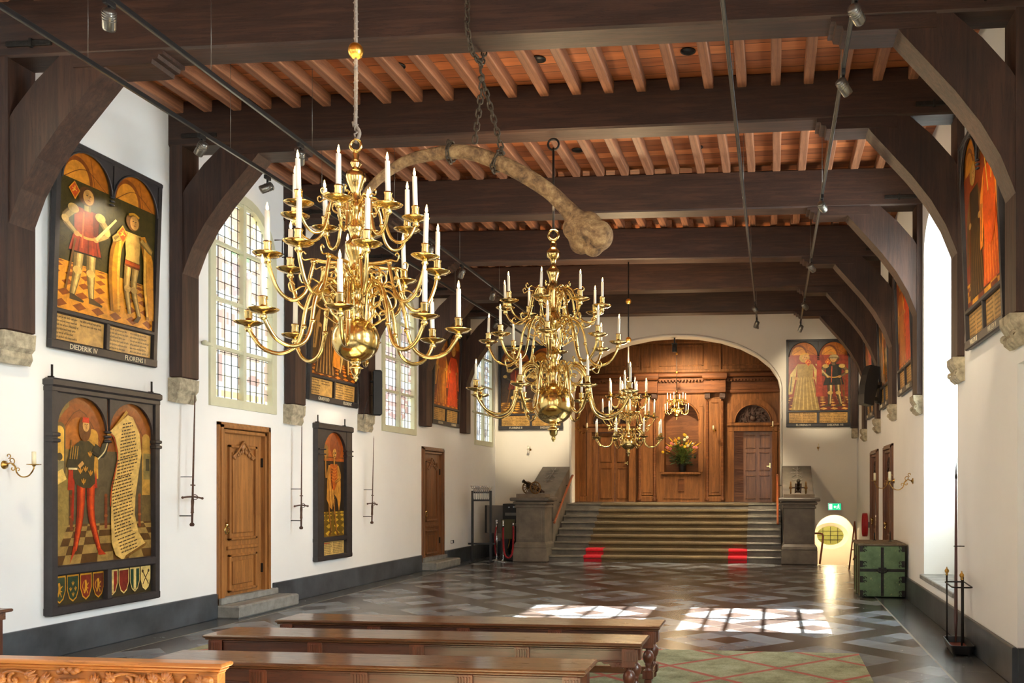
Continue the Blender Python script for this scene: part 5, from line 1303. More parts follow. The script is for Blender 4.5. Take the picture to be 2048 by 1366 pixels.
c.rect(.23, .72, .245, 1.3, '6a5230'); c.poly([(.24, .5), (.28, 1.2), (.31, 1.15), (.29, .95), (.27, .45)], 'a02c18')
# figure
leg(c, [(.38, .86), (.36, .5), (.29, .15)], [.11, .085, .05], 'b83c14', 'd85a24'); leg(c, [(.51, .86), (.52, .5), (.63, .14)], [.11, .085, .05], 'b83c14', 'd85a24')
c.poly([(.25, .07), (.31, .16), (.27, .2), (.22, .02)], 'b83c14'); c.poly([(.60, .17), (.66, .14), (.73, .08), (.62, .08)], 'b83c14')
c.poly([(.27, 1.22), (.24, .95), (.30, .84), (.40, .80), (.50, .80), (.58, .86), (.55, 1.0), (.57, 1.24), (.48, 1.30), (.36, 1.30)], '46402a')
c.poly([(.21, 1.1), (.19, .78), (.27, .78), (.26, 1.0)], 'a83218'); c.poly([(.58, 1.0), (.60, .8), (.56, .8)], 'a83218')
c.poly([(.33, 1.28), (.22, 1.2), (.17, 1.02), (.24, .98), (.35, 1.06), (.37, 1.2)], '3c3a2c'); c.stroke([(.20, 1.0), (.32, 1.0)], .02, 'd8d0b0'); c.stroke([(.34, 1.02), (.40, 1.07)], .04, 'd0a468')
for k in range(4): c.stroke([(.24+k*.03, 1.24), (.22+k*.03, 1.1)], .010, 'b08a3c')
for (x, y) in ((.36, .98), (.43, 1.0), (.5, .96), (.4, .87), (.49, 1.16)):
    c.ell(x, y, .010, .034, 'c08c34'); c.ell(x-.02, y+.004, .008, .022, 'c08c34', .5); c.ell(x+.02, y+.004, .008, .022, 'c08c34', -.5); c.rect(x-.022, y-.016, x+.022, y-.009, 'c08c34')
c.stroke([(.54, 1.22), (.66, 1.18), (.74, 1.34)], [.11, .10, .06], '3c3a2c'); c.stroke([(.60, 1.11), (.70, 1.20), (.75, 1.32)], .015, 'd8d0b0'); c.ell(.765, 1.385, .028, .034, 'd0a468')
c.ell(.415, 1.42, .085, .13, '6a4420'); head(c, .425, 1.46, .062, 'd0a468', '6a4420', False, 'c83a18')
# scroll
S = [(.77, 1.42), (1.05, 1.62), (1.13, 1.60), (1.24, 1.42), (1.27, 1.2), (1.22, .95), (1.17, .7), (1.16, .5), (1.22, .3), (1.34, .16), (.97, .0), (.86, .06), (.80, .2), (.79, .45), (.80, .75), (.87, 1.0), (.90, 1.2), (.85, 1.36)]
c.stroke([(.75, 1.36), (1.04, 1.66)], .035, 'b08a34'); c.poly(S, 'c4a050'); c.poly([(x*.985+.015, y) for x, y in S], 'd4b878')
c.stroke([(.78, 1.40), (.84, 1.34), (.89, 1.15), (.86, 1.0), (.80, .8), (.78, .6)], .014, 'b0481e'); c.poly([(.98, .0), (1.34, .14), (1.36, .18), (1.02, .05)], '7a5a28')
rr = random.Random(9); c.k += 1; c.hold = True
for j in range(40):
    t_ = j/39; y = 1.50-t_*1.42
    xl = .93 if y > 1.1 else (.88 if y > .9 else .825+.02*math.sin(y*6)); xr = 1.20 if y > 1.0 else 1.13
    if y > 1.4: xr = 1.12
    if y < .25: xl = .88+(.25-y)*.4; xr = 1.2
    x = xl+(.0 if y < 1.3 else (y-1.3)*.2); xr -= rr.random()*.05
    while x < xr:
        wl = rr.uniform(.02, .06); xe = min(x+wl, xr+.01); s_ = .22
        c.poly([(x, y-.006+(x-xl)*s_), (xe, y-.006+(xe-xl)*s_), (xe+.002, y+.009+(xe-xl)*s_), (x+.002, y+.009+(x-xl)*s_)], '4e3c22'); x = xe+.009
c.hold = False; c.build(o, (.075, -.003, .49))
c = Canvas(1.5, .32); c.rect(0, 0, 1.45, .32, '3a3424')
for k, (col, ch) in enumerate((('3a4a3a', 'lion'), ('2c4436', 'lily'), ('7a2a1c', 'lion'), ('6a3424', 'lion'), ('8a2c22', 'pale'), ('7a2c26', None), ('26463c', 'pale'), ('dcc88c', 'cross'))):
    shield(c, .095+k*.175+(.03 if k > 3 else 0), .165, .08, .14, col, 'c8962e' if k < 4 else 'e0cc90', ch)
c.build(o, (.075, -.003, .085), 'row_of_shields')
# ---- the skeleton panel
W, H = 1.18, 2.22
o = thing('painting', 'narrow dark panel of a shrouded skeleton between two swords', 'painting', (XL+.03, 13.52, .54), PI/2, None, .0)
f = MB(); t = .20
f.box(.003, t, -.056, .028, .004, H-.004, bev=.010); f.box(W-t, W-.003, -.056, .028, .004, H-.004, bev=.010); f.box(0, W, -.06, .03, 0, .08, bev=.012); f.box(0, W, -.055, .03, .30, .38, bev=.012); f.box(-.01, W+.01, -.08, .03, H-.1, H, bev=.015); f.box(.01, W-.01, .0, .03, .01, H-.01)
for z in (1.72, 1.80):
    f.box(.02, t+.03, -.08, 0, z-.012, z+.012, bev=.005); f.box(W-t-.03, W, -.08, 0, z-.012, z+.012, bev=.005)
r = (W-2*t)/2; cx = W/2; zs = H-.12-r; P = [(cx+r*math.cos(PI*j/16), zs+r*math.sin(PI*j/16)) for j in range(17)]
for (p, q) in zip(P, P[1:]): f.prism([p, q, (q[0], H-.08), (p[0], H-.08)], -.05, -.0, 'Y')
f.build('painted_frame', M['framepaint'], o)
for x in (.02, W-.25):
    b = MB(); b.box(x, x+.015, -.05, -.035, H-.02, H+.12); b.box(x, x+.04, -.05, 0, H, H+.015); b.build('hanging_iron', M['iron'], o)
c = Canvas(.78, 1.75); c.rect(0, 0, .78, 1.75, '2e2620'); c.arch(0, .78, 1.25, 1.34, 'a85a22'); c.arch(.04, .24, 1.28, 1.42, '8a6a34'); c.rect(.0, 1.3, .78, 1.32, '6a4020'); c.ell(.5, 1.5, .2, .22, '8a4418', .4)
c.stroke([(.08, 1.6), (.45, 1.72), (.6, 1.4)], .015, '6a3414'); c.tiles(0, .78, 0, .42, '6e5a24', 'c8a83c', 4, 5, True)
bn = 'b08040'
leg(c, [(.26, .62), (.27, .4), (.34, .1)], [.06, .05, .035], '8a5c2c', bn); leg(c, [(.44, .62), (.45, .4), (.52, .08)], [.06, .05, .035], '8a5c2c', bn); c.poly([(.30, .1), (.36, .1), (.30, .02), (.22, .03)], '6a4420'); c.poly([(.5, .1), (.55, .09), (.62, .02), (.52, .02)], '6a4420')
c.poly([(.24, 1.18), (.58, 1.18), (.66, .9), (.66, .62), (.6, .42), (.54, .62), (.45, .7), (.36, .45), (.28, .5), (.18, .62), (.20, .9)], 'c08a40')
for k in range(5): c.stroke([(.24+k*.05, .95), (.27+k*.04, .7), (.30+k*.04, .5)], .012, 'e0b468' if k % 2 else '7a5020')
c.poly([(.3, 1.2), (.54, 1.2), (.54, .9), (.44, .76), (.34, .8), (.3, 1.0)], 'b05a20'); c.stroke([(.36, 1.12), (.34, .95), (.38, .8)], .03, '5a2410')
for k in range(5): c.stroke([(.34, 1.15-k*.05), (.43, 1.12-k*.05), (.52, 1.15-k*.05)], .010, 'd08a3c')
c.stroke([(.26, 1.16), (.16, .98), (.14, 1.3)], [.05, .04, .03], bn); c.ell(.14, 1.33, .025, .035, bn); c.stroke([(.56, 1.16), (.64, .98), (.46, .9)], [.05, .04, .03], bn)
c.stroke([(.43, 1.18), (.43, 1.3)], .04, bn); c.ell(.44, 1.38, .062, .078, 'c89a54'); c.ell(.42, 1.385, .014, .016, '1c120a'); c.ell(.465, 1.385, .014, .016, '1c120a'); c.ell(.445, 1.355, .007, .012, '1c120a'); c.stroke([(.415, 1.325), (.47, 1.325)], .012, '3a2412')
c.build(o, (.20, -.003, .37)); c = Canvas(.78, .24); c.rect(0, 0, .78, .22, 'd0b880'); c.text(.02, .77, .01, .21, 7, 2, '3a2a18', .15); c.rect(.02, .185, .3, .2, 'b0402a'); c.build(o, (.2, -.003, .08), 'text_panel')
# ---- swords on the left wall
def sword(y, z, L, label, tilt):
    o = thing('two_handed_sword', label, 'sword', (XL+.17, y, z), PI/2, 'long swords hung on the left wall', 0)
    o.rotation_euler = (0, tilt, PI/2)
    b = MB(); zg = .36
    b.add([(-.022, 0, zg), (0, -.006, zg), (.022, 0, zg), (0, .006, zg), (-.012, 0, L-.06), (0, -.003, L-.06), (.012, 0, L-.06), (0, .003, L-.06), (0, 0, L)],
          [(0, 1, 5, 4), (1, 2, 6, 5), (2, 3, 7, 6), (3, 0, 4, 7), (4, 5, 8), (5, 6, 8), (6, 7, 8), (7, 4, 8)])
    b.box(-.04, .04, -.006, .006, zg+.14, zg+.155); b.build('blade', M['rust'], o)
    b = MB(); b.tube(spline([(-.19, 0, zg-.01), (-.1, 0, zg), (0, 0, zg+.005), (.1, 0, zg), (.19, 0, zg-.01)]), .011, 8); b.ball((-.19, 0, zg-.01), .016, 8, 6); b.ball((.19, 0, zg-.01), .016, 8, 6)
    b.tube([(.055*math.cos(a), -.03+.03*math.sin(a)*0, zg+.03*math.sin(a)) for a in [2*PI*k/12 for k in range(12)]], .005, 5, 0, True); b.build('crossguard', M['rust'], o)
    b = MB(); b.lathe([(.013, zg), (.019, zg-.05), (.016, zg-.12), (.018, zg-.18), (.021, zg-.19), (.014, zg-.2), (.012, .045)], (0, 0, 0), 10); b.build('grip', M['rust'], o)
    b = MB(); b.lathe([(.012, .05), (.026, .035), (.030, .02), (.022, .003), (.006, 0)], (0, 0, 0), 10); b.build('pommel', M['rust'], o)
    b = MB(); b.tube([(0, .0, .13), (0, .165, .13)], .007, 6); b.build('wall_hook', M['iron'], o); b = MB(); b.tube([(0, .0, zg+.25), (0, .165, zg+.25)], .005, 6); b.build('wall_hook', M['iron'], o)
sword(10.28, 1.24, 1.66, 'rusty long sword left of the golden oak door', .035); sword(12.86, 1.09, 1.6, 'rusty long sword left of the skeleton panel', .012); sword(15.28, 1.08, 1.58, 'rusty long sword right of the skeleton panel', .05)
# ------------------------------------------------------------------ rug and benches
def rugmat():
    k = NT('faded_green_rug'); tc = k.n('ShaderNodeTexCoord'); sp = k.n('ShaderNodeSeparateXYZ'); k.t.links.new(tc.outputs['Object'], sp.inputs[0]); x, y = sp.outputs[0], sp.outputs[1]
    s = 1.04
    d1 = k.math('FRACT', k.math('DIVIDE', k.math('ADD', k.math('SUBTRACT', x, y), 60.*s+8.48), s)); d2 = k.math('FRACT', k.math('DIVIDE', k.math('ADD', k.math('ADD', x, y), 60.*s-8.60), s))
    def e(f): return k.math('MAXIMUM', k.math('LESS_THAN', f, .038), k.math('GREATER_THAN', f, .962))
    l = k.math('MAXIMUM', e(d1), e(d2)); n1 = k.noise(tc.outputs['Object'], 3.2, 5, .7); n2 = k.noise(tc.outputs['Object'], 60., 3)
    b = k.ramp(k.math('ADD', k.math('MULTIPLY', n1, .7), k.math('MULTIPLY', n2, .3)), [(.36, rgb(108, 112, 82)), (.50, rgb(152, 154, 120)), (.64, rgb(178, 178, 148))])
    k.base(k.mix(k.math('MULTIPLY', l, .85), b, rgb(176, 74, 66))); k.rough(.95); k.bump(n2, .3, .004); return k.m
o = thing('rug', 'large faded green rug with a red diamond lattice under the benches', 'rug', (0, 0, 0))
b = MB(); b.box(-6.1, .88, 3.2, 9.4, .002, .014, bev=.004); b.build('rug_pile', rugmat(), o)
def bench(label, x0, x1, y0, y1, H=.52, carved=True):
    W = x1-x0; D = y1-y0
    o = thing('bench', label, 'bench', (x0, y0, .014), 0, 'long polished dark wooden benches on the rug')
    H -= .014
    b = MB(); b.box(0, W, 0, D, H-.028, H, bev=.010); b.box(.015, W-.015, .015, D-.015, H-.042, H-.028, bev=.004); b.build('seat', M['bench'], o)
    b = MB(); b.box(.07, W-.07, .035, .06, H-.15, H-.04); b.box(.07, W-.07, .028, .04, H-.062, H-.045, bev=.004); b.box(.07, W-.07, .028, .04, H-.15, H-.135, bev=.004)
    b.box(.07, W-.07, D-.06, D-.035, H-.15, H-.04); b.build('apron', M['apron'], o)
    n = 5
    for i in range(n):
        cx = .10+(W-.20)*i/(n-1)
        b = MB()
        b.box(cx-.06, cx+.06, .018, .045, H-.155, H-.045, bev=.004)
        for k in range(5): b.box(cx-.045+k*.02, cx-.036+k*.02, .010, .02, H-.14, H-.062, bev=.002)
        b.build('fluted_block', M['benchZ'], o)
        if carved and 0 <= i < n:
            b = MB()
            for s in (-1, 1):
                if (i == 0 and s < 0) or (i == n-1 and s > 0): continue
                b.prism([(cx+s*.05, H-.15), (cx+s*.22, H-.15), (cx+s*.20, H-.165), (cx+s*.16, H-.165), (cx+s*.14, H-.19), (cx+s*.09, H-.185), (cx+s*.05, H-.20)], .03, .05, 'Y')
                b.tube(spiral((cx+s*.10, .03, H-.17), .018, .004, 0, 5, 10), .005, 5)
            b.build('carved_bracket', M['benchZ'], o)
    for lx in (.11, W-.11):
        for ly in (.06, D-.06):
            b = MB(); b.box(lx-.05, lx+.05, ly-.045, ly+.045, H-.19, H-.04, bev=.006)
            b.lathe([(.03, H-.19), (.022, H-.20), (.022, H-.215), (.036, H-.225), (.048, H-.25), (.05, H-.275), (.042, H-.305), (.026, H-.33), (.032, H-.335), (.025, H-.345), (.024, H-.38), (.036, H-.385)], (lx, ly, 0), 16)
            b.box(lx-.045, lx+.045, ly-.045, ly+.045, .05, H-.385, bev=.006); b.box(lx-.03, lx+.03, ly-.03, ly+.03, 0, .055, bev=.01)
            b.build('leg', M['benchZ'], o)
    b = MB(); b.box(.14, W-.14, D/2-.03, D/2+.03, .06, .12, bev=.008); b.box(.08, .14, .08, D-.08, .06, .12, bev=.006); b.box(W-.14, W-.08, .08, D-.08, .06, .12, bev=.006); b.build('stretcher', M['bench'], o)
    return o
bench('farthest of the three long dark benches, next to the sunlit floor', -4.46, -.955, 7.64, 8.08)
bench('middle of the three long dark benches', -4.58, -.985, 6.78, 7.22)
bench('nearest long dark bench, behind the carved bench end', -4.3, -1.20, 5.72, 6.15)
# carved honey-coloured bench back in the left corner
o = thing('carved_bench', 'honey-coloured bench back with carved leaf frieze in the bottom left corner', 'bench', (-2.53, 3.90, .014))
Ht = .885
b = MB(); b.box(-2.6, .03, -.06, .03, Ht-.022, Ht, bev=.006); b.box(-2.6, .01, -.04, .03, Ht-.042, Ht-.022, bev=.008); b.box(-2.6, -.005, -.028, .03, Ht-.055, Ht-.042, bev=.005); b.build('top_rail', M['oakhi'], o)
b = MB(); b.box(-2.6, -.02, -.01, .03, .18, Ht-.05); b.build('back_panel', M['oakhi'], o)
b = MB(); b.box(-.10, -.01, -.03, .03, 0, Ht-.05, bev=.005); b.build('corner_post', M['oakhi'], o)
b = MB(); rr = random.Random(4)
for k in range(5): b.ball((-.055, -.035, Ht-.085-k*.05), .028, 10, 7, 0, (1.1, .6, .9)); b.tube(spiral((-.055, -.045, Ht-.085-k*.05), .02, .005, 0, 5, 10), .006, 5)
b.build('carved_post_front', M['oakhi'], o)
b = MB(); zc = Ht-.145; ax = -.76
def leafspray(x, z, a, L, s):
    for k in range(5):
        aa = a+s*(k-2)*.33; l = L*(1-.12*abs(k-2))
        b.tube(spline([(x, -.016, z), (x+l*.5*math.cos(aa), -.026, z+l*.5*math.sin(aa)), (x+l*math.cos(aa+s*.3), -.016, z+l*math.sin(aa+s*.3))], 4), [.004, .006, .009, .011, .011, .010, .008, .006, .002], 6)
zc = Ht-.105
for s in (-1, 1):
    for q in range(2 if s > 0 else 6):
        x0 = ax+s*(.09+q*.30); up = 1 if q % 2 == 0 else -1
        b.tube(spline([(x0, -.014, zc-up*.045), (x0+s*.07, -.024, zc-up*.03), (x0+s*.14, -.024, zc+up*.03), (x0+s*.22, -.022, zc+up*.04), (x0+s*.30, -.014, zc+up*.01)], 6), [.008]*25, 7)
        b.tube(spiral((x0+s*.20, -.022, zc), .034, .006, PI/2, PI/2-s*up*5.5, 18), .009, 7); b.ball((x0+s*.20, -.02, zc), .012, 8, 6)
        for (dx, dz, an) in ((.03, -.01, 1.2), (.09, -.02, .9), (.13, .01, 2.0), (.25, .0, .6), (.28, -.01, 1.6)):
            leafspray(x0+s*dx, zc+up*dz-.01, an if s > 0 else PI-an, .062, s)
b.build('carved_leaf_scrolls', M['oakhi'], o)
b = MB()
b.lathe([(.025, -.075), (.03, -.06), (.05, -.045), (.062, -.02), (.066, .0), (.07, .01)], (ax, -.012, zc+.0), 18)
for k in range(9): b.tube([(ax-.05+k*.0125, -.07+abs(k-4)*.006, zc-.02), (ax-.056+k*.014, -.075+abs(k-4)*.008, zc+.018)], .004, 5)
for k in range(6): b.ball((ax-.045+k*.018, -.03, zc+.045+.01*(k % 2)), .016, 8, 6)
b.build('carved_basket', M['oakhi'], o)
b = MB(); b.box(-2.6, -.02, .04, .42, .42, .45, bev=.006); b.box(-.07, -.02, .36, .42, 0, .42); b.build('bench_seat', M['oakhi'], o)
# tip of a side table on the left edge
o = thing('side_table', 'corner of a dark wooden side table just visible at the left edge', 'table', (XL+.04, 6.4, 0))
b = MB(); b.box(.02, .35, 0, 1.02, .585, .615, bev=.008); b.box(.04, .32, .05, .97, .52, .585); b.build('table_top', M['bench'], o)
for lx, ly in ((.07, .08), (.29, .08), (.07, .93), (.29, .93)): b = MB(); b.box(lx-.02, lx+.02, ly-.02, ly+.02, 0, .52); b.build('leg', M['benchZ'], o)

# ------------------------------------------------------------------ green iron-bound chest
o = thing('chest', 'tall green wooden chest with black iron straps against the right wall', 'chest', (1.70, 14.86, 0), .0)
CW, CD, CHh = .345, .52, .85
gm = NT('worn_green_paint'); v = gm.coord(); f = gm.noise(v, 5., 5, .7); g = gm.noise(v, 22., 4, .8)
gm.base(gm.mix(gm.math('GREATER_THAN', g, .66), gm.ramp(f, [(.3, rgb(72, 96, 62)), (.7, rgb(108, 132, 90))]), rgb(190, 180, 120))); gm.rough(.6); gm.bump(g, .2, .01); M['green'] = gm.m
b = MB(); b.box(-CW, CW, -CD, CD, .02, CHh-.04, bev=.008); b.build('chest_body', M['green'], o)
b = MB(); b.box(-CW-.03, CW+.02, -CD-.02, CD+.02, CHh-.04, CHh, bev=.012); b.build('chest_lid', wood('worn_brown_lid', rgb(78, 64, 46), rgb(120, 104, 78), 'Y', .6, .8), o)
b = MB(); y = -CD-.008
b.box(-.022, .022, y, y+.01, .03, CHh-.06); b.build('vertical_strap', M['iron'], o)
b = MB(); b.box(-CW, CW, y-.004, y+.006, .41, .455); b.build('horizontal_strap', M['iron'], o)
for s in (-1, 1):
    for z0 in (.06, .28, .52, .76):
        b = MB(); b.box(s*CW-.05 if s > 0 else -CW, CW if s > 0 else -CW+.05, y, y+.01, z0-.04, z0+.06); 
        for q in (-1, 1): b.tube(spiral((s*(CW-.075), y, z0+q*.028), .028, .006, 0, 5, 12), .006, 5)
        b.build('corner_iron', M['iron'], o)
b = MB(); b.tube(spline([(-.075, y-.012, .43), (-.05, y-.03, .405), (0, y-.035, .395), (.05, y-.03, .405), (.075, y-.012, .43)]), .009, 7); b.ball((-.075, y-.01, .43), .016, 8, 6); b.ball((.075, y-.01, .43), .016, 8, 6); b.build('handle', M['iron'], o)
b = MB(); b.box(-.06, .06, y-.006, y+.004, .43, .475); b.build('lock_plate', M['iron'], o)
b = MB()
for yy in (-.4, 0., .4): b.box(-CW-.01, -CW, yy-.03, yy+.03, .03, CHh-.05)
b.tube(spline([(-CW-.01, -.08, .62), (-CW-.05, -.04, .56), (-CW-.05, .04, .56), (-CW-.01, .08, .62)]), .01, 6); b.build('side_strap', M['rust'], o)
for (x, dy, hh, lab) in ((.19, .05, .17, 'taller black spike standing on the green chest'), (-.02, .38, .14, 'small black spike at the back of the green chest')):
    s_ = thing('candle_spike', lab, 'candle spike', (1.70+x, 14.86+dy, CHh), 0)
    b = MB(); b.lathe([(.03, 0), (.03, .006), (.012, .012), (.009, hh*.8), (.001, hh)], (0, 0, 0), 10); b.build('spike', M['iron'], s_)
# ---- fire hose reel and a tripod by the narrow doors
o = thing('fire_hose', 'coiled red fire hose on the right wall behind the green chest', 'fire hose', (XR-.10, 20.0, .92))
b = MB()
for k in range(4): b.tube([(-.04+k*.025, .15*math.cos(a), .24*math.sin(a)) for a in [2*PI*j/26 for j in range(26)]], .018, 8, 0, True)
b.build('hose_coil', plain('hose_red', rgb(170, 18, 26), .45, 0, .1, 12), o)
b = MB(); b.box(.0, .10, -.05, .05, -.06, .06); b.build('wall_bracket', M['steel'], o)
o = thing('folding_stand', 'dark folded easel leaning by the right wall near the fire hose', 'stand', (1.72, 19.3, 0))
b = MB(); b.tube([(-.12, 0, 0), (-.0, 0, 1.02)], .016, 6); b.build('leg', M['rail'], o); b = MB(); b.tube([(.08, .05, 0), (.0, .03, 1.02)], .016, 6); b.build('leg', M['rail'], o)
b = MB(); b.tube([(-.07, 0, .42), (.05, .02, .42)], .012, 6); b.build('crossbar', M['rail'], o)

# ------------------------------------------------------------------ umbrella stand with the long lance
o = thing('umbrella_stand', 'black iron umbrella stand with rusty drip tray by the right wall', 'umbrella stand', (1.93, 9.72, 0), -.06)
b = MB(); rx, ry = .105, .31
def rrect(a, c, r, z, n=6):
    P = []
    for (cx, cy, a0) in ((a-r, c-r, 0), (-a+r, c-r, PI/2), (-a+r, -c+r, PI), (a-r, -c+r, 1.5*PI)):
        for k in range(n+1): P.append((cx+r*math.cos(a0+PI/2*k/n), cy+r*math.sin(a0+PI/2*k/n), z))
    return P
A = [rrect(rx*.9, ry*.95, .04, .02), rrect(rx*1.15, ry*1.05, .05, .11), rrect(rx*1.02, ry*.97, .045, .11), rrect(rx*.85, ry*.9, .04, .035)]; n = len(A[0])
b.add([p for q in A for p in q], [(j*n+k, j*n+(k+1) % n, (j+1)*n+(k+1) % n, (j+1)*n+k) for j in range(3) for k in range(n)]+[tuple(range(n-1, -1, -1))])
for sx in (-1, 1):
    for sy in (-1, 1): b.ball((sx*rx*.7, sy*ry*.8, .012), .014, 8, 6)
b.build('drip_tray', M['black'], o)
b = MB(); b.add([(p[0], p[1], .05) for p in rrect(rx*.9, ry*.92, .04, .05)], [tuple(range(n))]); b.build('tray_bottom', plain('rust_red_tray', rgb(130, 62, 42), .8, 0, .25, 20), o)
for (sx, sy) in ((-1, 1), (1, 1), (0, -1)):
    h = .78; x, y = sx*rx*.8, sy*ry*.8
    b = MB(); b.tube([(x, y, .05), (x, y, h)], .009, 8); b.build('upright', M['iron'], o)
    if sx <= 0 or sy < 0:
        b = MB(); b.lathe([(.008, h-.01), (.016, h), (.010, h+.01), (.024, h+.035), (.022, h+.05), (.006, h+.07), (.008, h+.078), (.001, h+.085)], (x, y, 0), 12); b.build('brass_knob', M['brass2'], o)
b = MB(); b.tube([(p[0], p[1], .70) for p in rrect(rx*.95, ry*.95, .05, .7)], .008, 6, 0, True); b.build('top_ring', M['iron'], o)
o = thing('lance', 'long thin lance standing in the umbrella stand, leaning on the wall', 'lance', (1.95, 9.95, .06))
b = MB(); d = Vector((.085, .42, 1.95))
b.tube([d*t for t in (0, .12, .35, .6, .9)], [.009, .02, .017, .014, .009], 10); b.build('shaft', plain('dark_red_brown_shaft', rgb(84, 50, 44), .45, 0, .15, 14), o)
b = MB(); b.tube([d*t for t in (.9, .91, .93, 1.02)], [.013, .015, .009, .001], 8); b.build('spearhead', M['iron'], o)
b = MB(); b.tube([tuple(d*.52), tuple(d*.52+Vector((.09, 0, 0)))], .006, 6); b.tube([tuple(d*.52+Vector((.022*math.cos(a), .022*math.sin(a), 0))) for a in [2*PI*k/12 for k in range(12)]], .005, 5, 0, True); b.build('wall_ring', M['iron'], o)

# ------------------------------------------------------------------ speakers
o = thing('loudspeaker', 'slim black column speaker on the post left of the second window', 'speaker', (-6.95, 15.22, 3.0), .5)
b = MB(); b.box(-.07, .07, -.09, .09, 0, .80, bev=.02); b.build('cabinet', M['black'], o)
b = MB(); b.box(.07, .078, -.075, .075, .03, .77, bev=.003); b.build('grille', plain('speaker_mesh', rgb(34, 34, 36), .7, 0, .2, 90, .3), o)
b = MB(); b.tube([(-.07, 0, .6), (-.22, .08, .6)], .02, 6); b.build('wall_arm', M['black'], o)
b = MB(); b.tube(spline([(-.07, 0, .35), (-.14, -.10, .33), (-.22, -.28, .1), (-.26, -.3, -.1)]), .006, 5); b.build('cable', M['black'], o)
o = thing('loudspeaker', 'tilted black curved speaker on the farther posts of the right wall', 'speaker', (1.765, 17.3, 3.38), .0)
o.rotation_euler = (0, .17, .35)
b = MB(); P = [(-.10, .0), (-.13, .18), (-.14, .36), (-.13, .56), (-.09, .74), (.10, .74), (.11, .36), (.10, .0)]
b.prism(P, -.13, .13, 'Y'); b.xf(T(0, 0, -.1)); b.build('cabinet', M['black'], o)
b = MB(); b.box(.09, .24, -.04, .04, .26, .32); b.box(.09, .24, -.04, .04, .02, .08); b.box(.20, .28, -.05, .05, -.02, .38); b.build('wall_bracket', M['black'], o)

# ------------------------------------------------------------------ left rear corner: coat rack, rope posts, equipment
o = thing('coat_rack', 'black metal coat rack with chrome hooks in the left rear corner', 'coat rack', (-6.86, 20.05, 0), .1)
for x in (-.0, .42):
    b = MB(); b.box(x-.025, x+.025, -.02, .02, .03, 1.66, bev=.004); b.build('upright', M['black'], o)
    b = MB(); b.box(x-.02, x+.02, -.28, .28, 0, .03, bev=.004); b.build('foot', M['black'], o)
b = MB(); b.box(0, .42, -.015, .015, 1.42, 1.46); b.box(0, .42, -.015, .015, 1.60, 1.64); b.box(-.1, .52, -.012, .012, .42, .46); b.build('crossbar', M['black'], o)
for k in range(9):
    b = MB(); x = .03+k*.045
    b.tube(spline([(x, -.02, 1.46), (x, -.03, 1.62), (x, -.06, 1.70), (x-.02, -.12, 1.72), (x-.03, -.14, 1.76)]), .008, 6); b.ball((x-.03, -.14, 1.765), .018, 8, 6); b.tube(spline([(x, .03, 1.62), (x, .06, 1.70), (x+.02, .12, 1.72), (x+.03, .14, 1.76)]), .008, 6); b.build('hook', M['chrome'], o)
def rope_post(x, y, label, side=1):
    o = thing('rope_post', label, 'rope post', (x, y, 0))
    b = MB(); b.lathe([(.14, 0), (.14, .01), (.10, .025), (.03, .04), (.02, .06)], (0, 0, 0), 20); b.build('base', M['chrome'], o)
    b = MB(); b.lathe([(.018, .05), (.018, .90)], (0, 0, 0), 12); b.build('post', M['chrome'], o)
    b = MB(); b.lathe([(.024, .86), (.024, .90), (.014, .91), (.03, .935), (.028, .96), (.008, .975)], (0, 0, 0), 12); b.build('knob', M['chrome'], o)
rope_post(-6.50, 20.75, 'chrome rope post left in the corner beside the coat rack'); rope_post(-6.24, 20.4, 'chrome rope post with the red rope beside the left pedestal')
o = thing('barrier_rope', 'red velvet rope hanging in a loop from the rope posts', 'rope', (-6.22, 20.34, .82))
b = MB(); b.tube(spline([(.0, 0, 0), (.0, 0, -.3), (.03, 0, -.62), (.12, 0, -.72), (.21, 0, -.62), (.24, 0, -.3), (.24, 0, .03)]), .022, 10); b.build('velvet_rope', plain('crimson_velvet', rgb(140, 14, 26), .85, 0, .15, 30), o)
for p in ((0, 0, .02), (.24, 0, .05)): b = MB(); b.lathe([(.024, -.03), (.026, .03), (.01, .05)], p, 10); b.build('rope_end', M['chrome'], o)
o = thing('barrier_rope', 'thin red rope hanging down the rope post nearest the coat rack', 'rope', (-6.50, 20.70, .8))
b = MB(); b.tube(spline([(0, 0, 0), (-.03, 0, -.2), (-.03, 0, -.5), (.0, 0, -.68)]), .016, 8); b.build('velvet_rope', bpy.data.materials['crimson_velvet'], o)
o = thing('equipment_rack', 'black audio equipment rack behind the left pedestal', 'equipment rack', (-6.28, 21.6, 0))
b = MB(); b.box(-.26, .26, -.25, .25, .0, 1.34, bev=.01); b.build('rack_case', M['black'], o)
for z, m in ((1.05, 'steel'), (1.15, 'black'), (.92, 'black'), (.8, 'steel')):
    b = MB(); b.box(-.2, .2, -.262, -.25, z, z+.07, bev=.002); b.build('rack_unit', M[m], o)
b = MB(); b.box(-.12, -.08, -.265, -.25, 1.24, 1.27); b.box(.0, .03, -.265, -.25, 1.24, 1.28); b.build('indicator', plain('pale_label', rgb(200, 205, 215), .5), o)
o = thing('lectern', 'olive and black lectern standing in front of the equipment rack', 'lectern', (-6.27, 20.85, 0))
b = MB(); b.box(-.12, .22, -.13, -.11, .52, .98); b.build('front_panel', plain('olive_panel', rgb(72, 68, 40), .5, 0, .1, 6), o)
b = MB(); b.box(-.14, .05, -.10, .10, .02, .55); b.box(-.14, .18, -.14, .14, 0, .14, bev=.01); b.build('column', M['black'], o)
b = MB(); b.tube([(.1, -.12, .52), (.03, -.12, .2)], .012, 6); b.tube([(.2, -.12, .52), (.13, -.12, .2)], .012, 6); b.build('brass_strut', M['brass2'], o)
o = thing('display_screen', 'flat grey screen with black edge behind the rope posts', 'screen', (-6.98, 21.5, .62))
